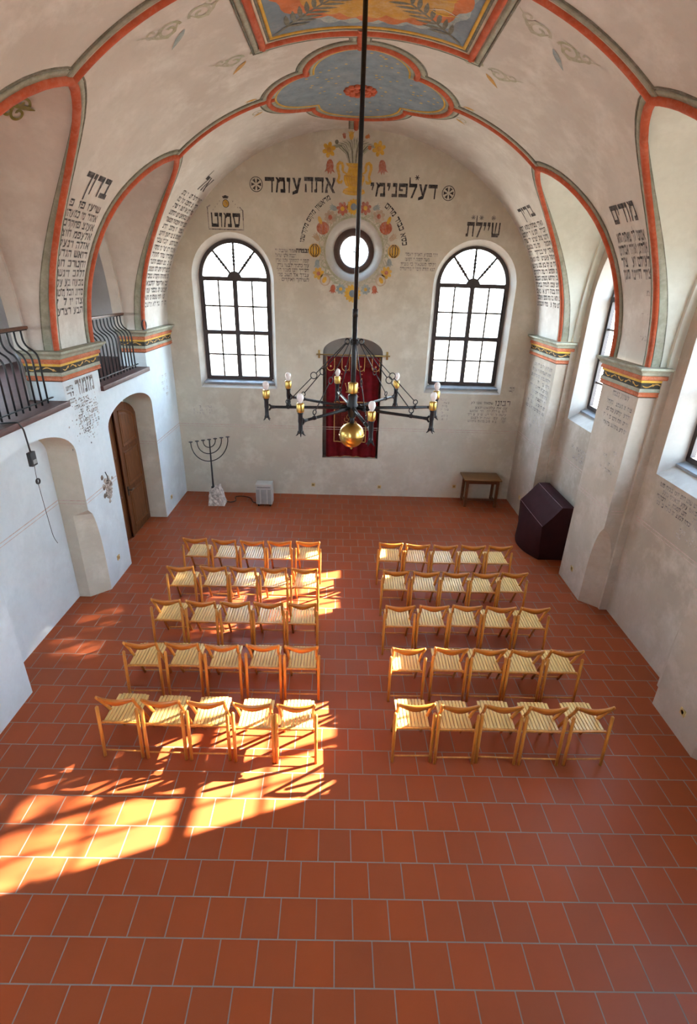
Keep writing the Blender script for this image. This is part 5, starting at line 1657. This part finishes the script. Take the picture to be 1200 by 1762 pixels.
# ------------------------------------------------------------------ folding chairs
def make_chair():
    t = thing('folding_chair', 'x', 'chair', (0, 0, 0), 'x')
    hw_ = 0.208
    for s in (-1, 1):
        m = MB(); m.tube([(s * hw_, 0, 0.0), (s * hw_, .022, .30), (s * hw_, .045, .655), (s * hw_, .046, .668)], [.0175, .0185, .0185, .010], 10)
        m.build('rear_leg', M['beech'], t)
    for s in (-1, 1):
        x = s * (hw_ - .036)
        xt = s * (hw_ - .004)
        m = MB(); m.tube([(x, .425, 0.0), (x, .235, .42), (s * (hw_ - .034), .115, .655), (xt - s * .012, .047, .79), (xt - s * .012, .043, .803)], [.016, .0175, .0175, .016, .008], 10)
        m.build('front_leg', M['beech'], t)
    m = MB(); n = 16
    prof = []
    for k in range(n + 1):
        u = -1 + 2 * k / n
        x = u * (hw_ - .005); bow = -.030 * (1 - u * u)
        top = .797 - .012 * (cos(pi * u) + 1) / 2
        bot = .748 - .046 * (cos(pi * u) + 1) / 2
        y = .052 + bow
        sl = .030
        prof.append([Vector((x, y + sl * (.75 - top) * 4 * .3, top)), Vector((x, y + .014 + sl * (.75 - top) * 1.2, top)), Vector((x, y + .018, bot)), Vector((x, y + .004, bot))])
    m.grid(prof, 0, True, closed=True); m.poly(prof[0]); m.poly(prof[-1])
    m.build('backrest', M['beech_back'], t)
    m = MB(); ns = 9; sw = .0312; tot = .348
    for k in range(ns):
        x = -tot / 2 + tot * (k + .5) / ns
        y1 = .445 - (.012 if k in (0, ns - 1) else 0)
        zr, zf = .452, .462
        ang = math.atan2(zf - zr, y1 - .06)
        m.box((x, (.062 + y1) / 2, (zr + zf) / 2), (sw, y1 - .062, .014), 0, Matrix.Rotation(ang, 3, 'X'), bev=.003)
    m.build('seat', M['slat'], t)
    m = MB()
    for y, z in ((.085, .437), (.40, .445)): m.box((0, y, z), (.345, .03, .022), bev=.004)
    m.box((0, .048, .449), (.375, .022, .020), bev=.004)
    for s in (-1, 1): m.tube([(s * .165, .052, .430), (s * .206, .045, .432)], .009, 8); m.box((s * .150, .24, .440), (.020, .32, .018))
    m.build('seat_frame', M['beech'], t)
    m = MB(); m.tube([(-hw_, .006, .085), (hw_, .006, .085)], .0085, 8); m.build('rear_stretcher', M['beech'], t)
    m = MB(); m.tube([(-hw_ + .036, .393, .07), (hw_ - .036, .393, .07)], .0085, 8); m.build('front_stretcher', M['beech'], t)
    return t
def dup(root):
    r_ = root.copy(); COL.objects.link(r_)
    for ch in list(root.children):
        c = ch.copy(); COL.objects.link(c); c.parent = r_
    return r_
CL = [[(-2.48, 7.542), (-1.989, 7.517), (-1.51, 7.499), (-1.053, 7.51), (-.574, 7.513)],
      [(-2.447, 6.623), (-1.954, 6.638), (-1.502, 6.638), (-1.036, 6.635), (-.564, 6.639)],
      [(-2.383, 5.753), (-1.905, 5.733), (-1.435, 5.732), (-.982, 5.73), (-.523, 5.732)],
      [(-2.391, 4.848), (-1.899, 4.858), (-1.413, 4.838), (-.926, 4.854), (-.456, 4.845)],
      [(-2.323, 3.969), (-1.846, 3.951), (-1.372, 3.947), (-.89, 3.926), (-.436, 3.924)]]
CR = [[(.826, 7.534), (1.279, 7.506), (1.745, 7.497), (2.218, 7.512), (2.683, 7.522)],
      [(.838, 6.64), (1.296, 6.622), (1.748, 6.622), (2.207, 6.625), (2.662, 6.655)],
      [(.816, 5.723), (1.283, 5.746), (1.738, 5.764), (2.2, 5.749), (2.669, 5.745)],
      [(.837, 4.845), (1.352, 4.866), (1.827, 4.866), (2.281, 4.855), (2.762, 4.87)],
      [(.817, 3.969), (1.279, 3.956), (1.739, 3.968), (2.208, 3.958), (2.707, 3.968)]]
YAWS = [-.4, -1.4, -1.3, .7, -.4, 1.0, 0, -.3, -1, -1.2, -1, -1.5, 1.2, 0, 0, .7, -.8, .7, -1.2, .1, -1.5, -1, .6, -.7, .6,
        -1.2, -.5, 1.0, -.4, 1.6, -.3, -1.0, -.6, .8, .8, 1, 0, -1.6, -1, .1, .1, -1, .7, -.3, -.4, 1.2, 1, -1.5, -.1, 1.6]
ROWN = ['row nearest the ark', 'second row from the ark', 'middle row', 'fourth row from the ark', 'row nearest the viewer']
POS_L = ['left wall end', 'second from left wall', 'centre', 'second from aisle', 'aisle end']
POS_R = ['aisle end', 'second from aisle', 'centre', 'second from right wall', 'right wall end']
proto = make_chair(); first = True; ci = 0
for side, rowsC, pos in (('left', CL, POS_L), ('right', CR, POS_R)):
    for ri, rw in enumerate(rowsC):
        for k, (x, y) in enumerate(rw):
            o = proto if first else dup(proto)
            first = False
            o.location = (x, y - .045, 0); o.rotation_euler = (0, 0, radians(YAWS[ci])); ci += 1
            o['label'] = 'slatted folding chair, %s, %s, %s block' % (pos[k], ROWN[ri], side)
            o['group'] = 'folding chairs in the %s block' % side
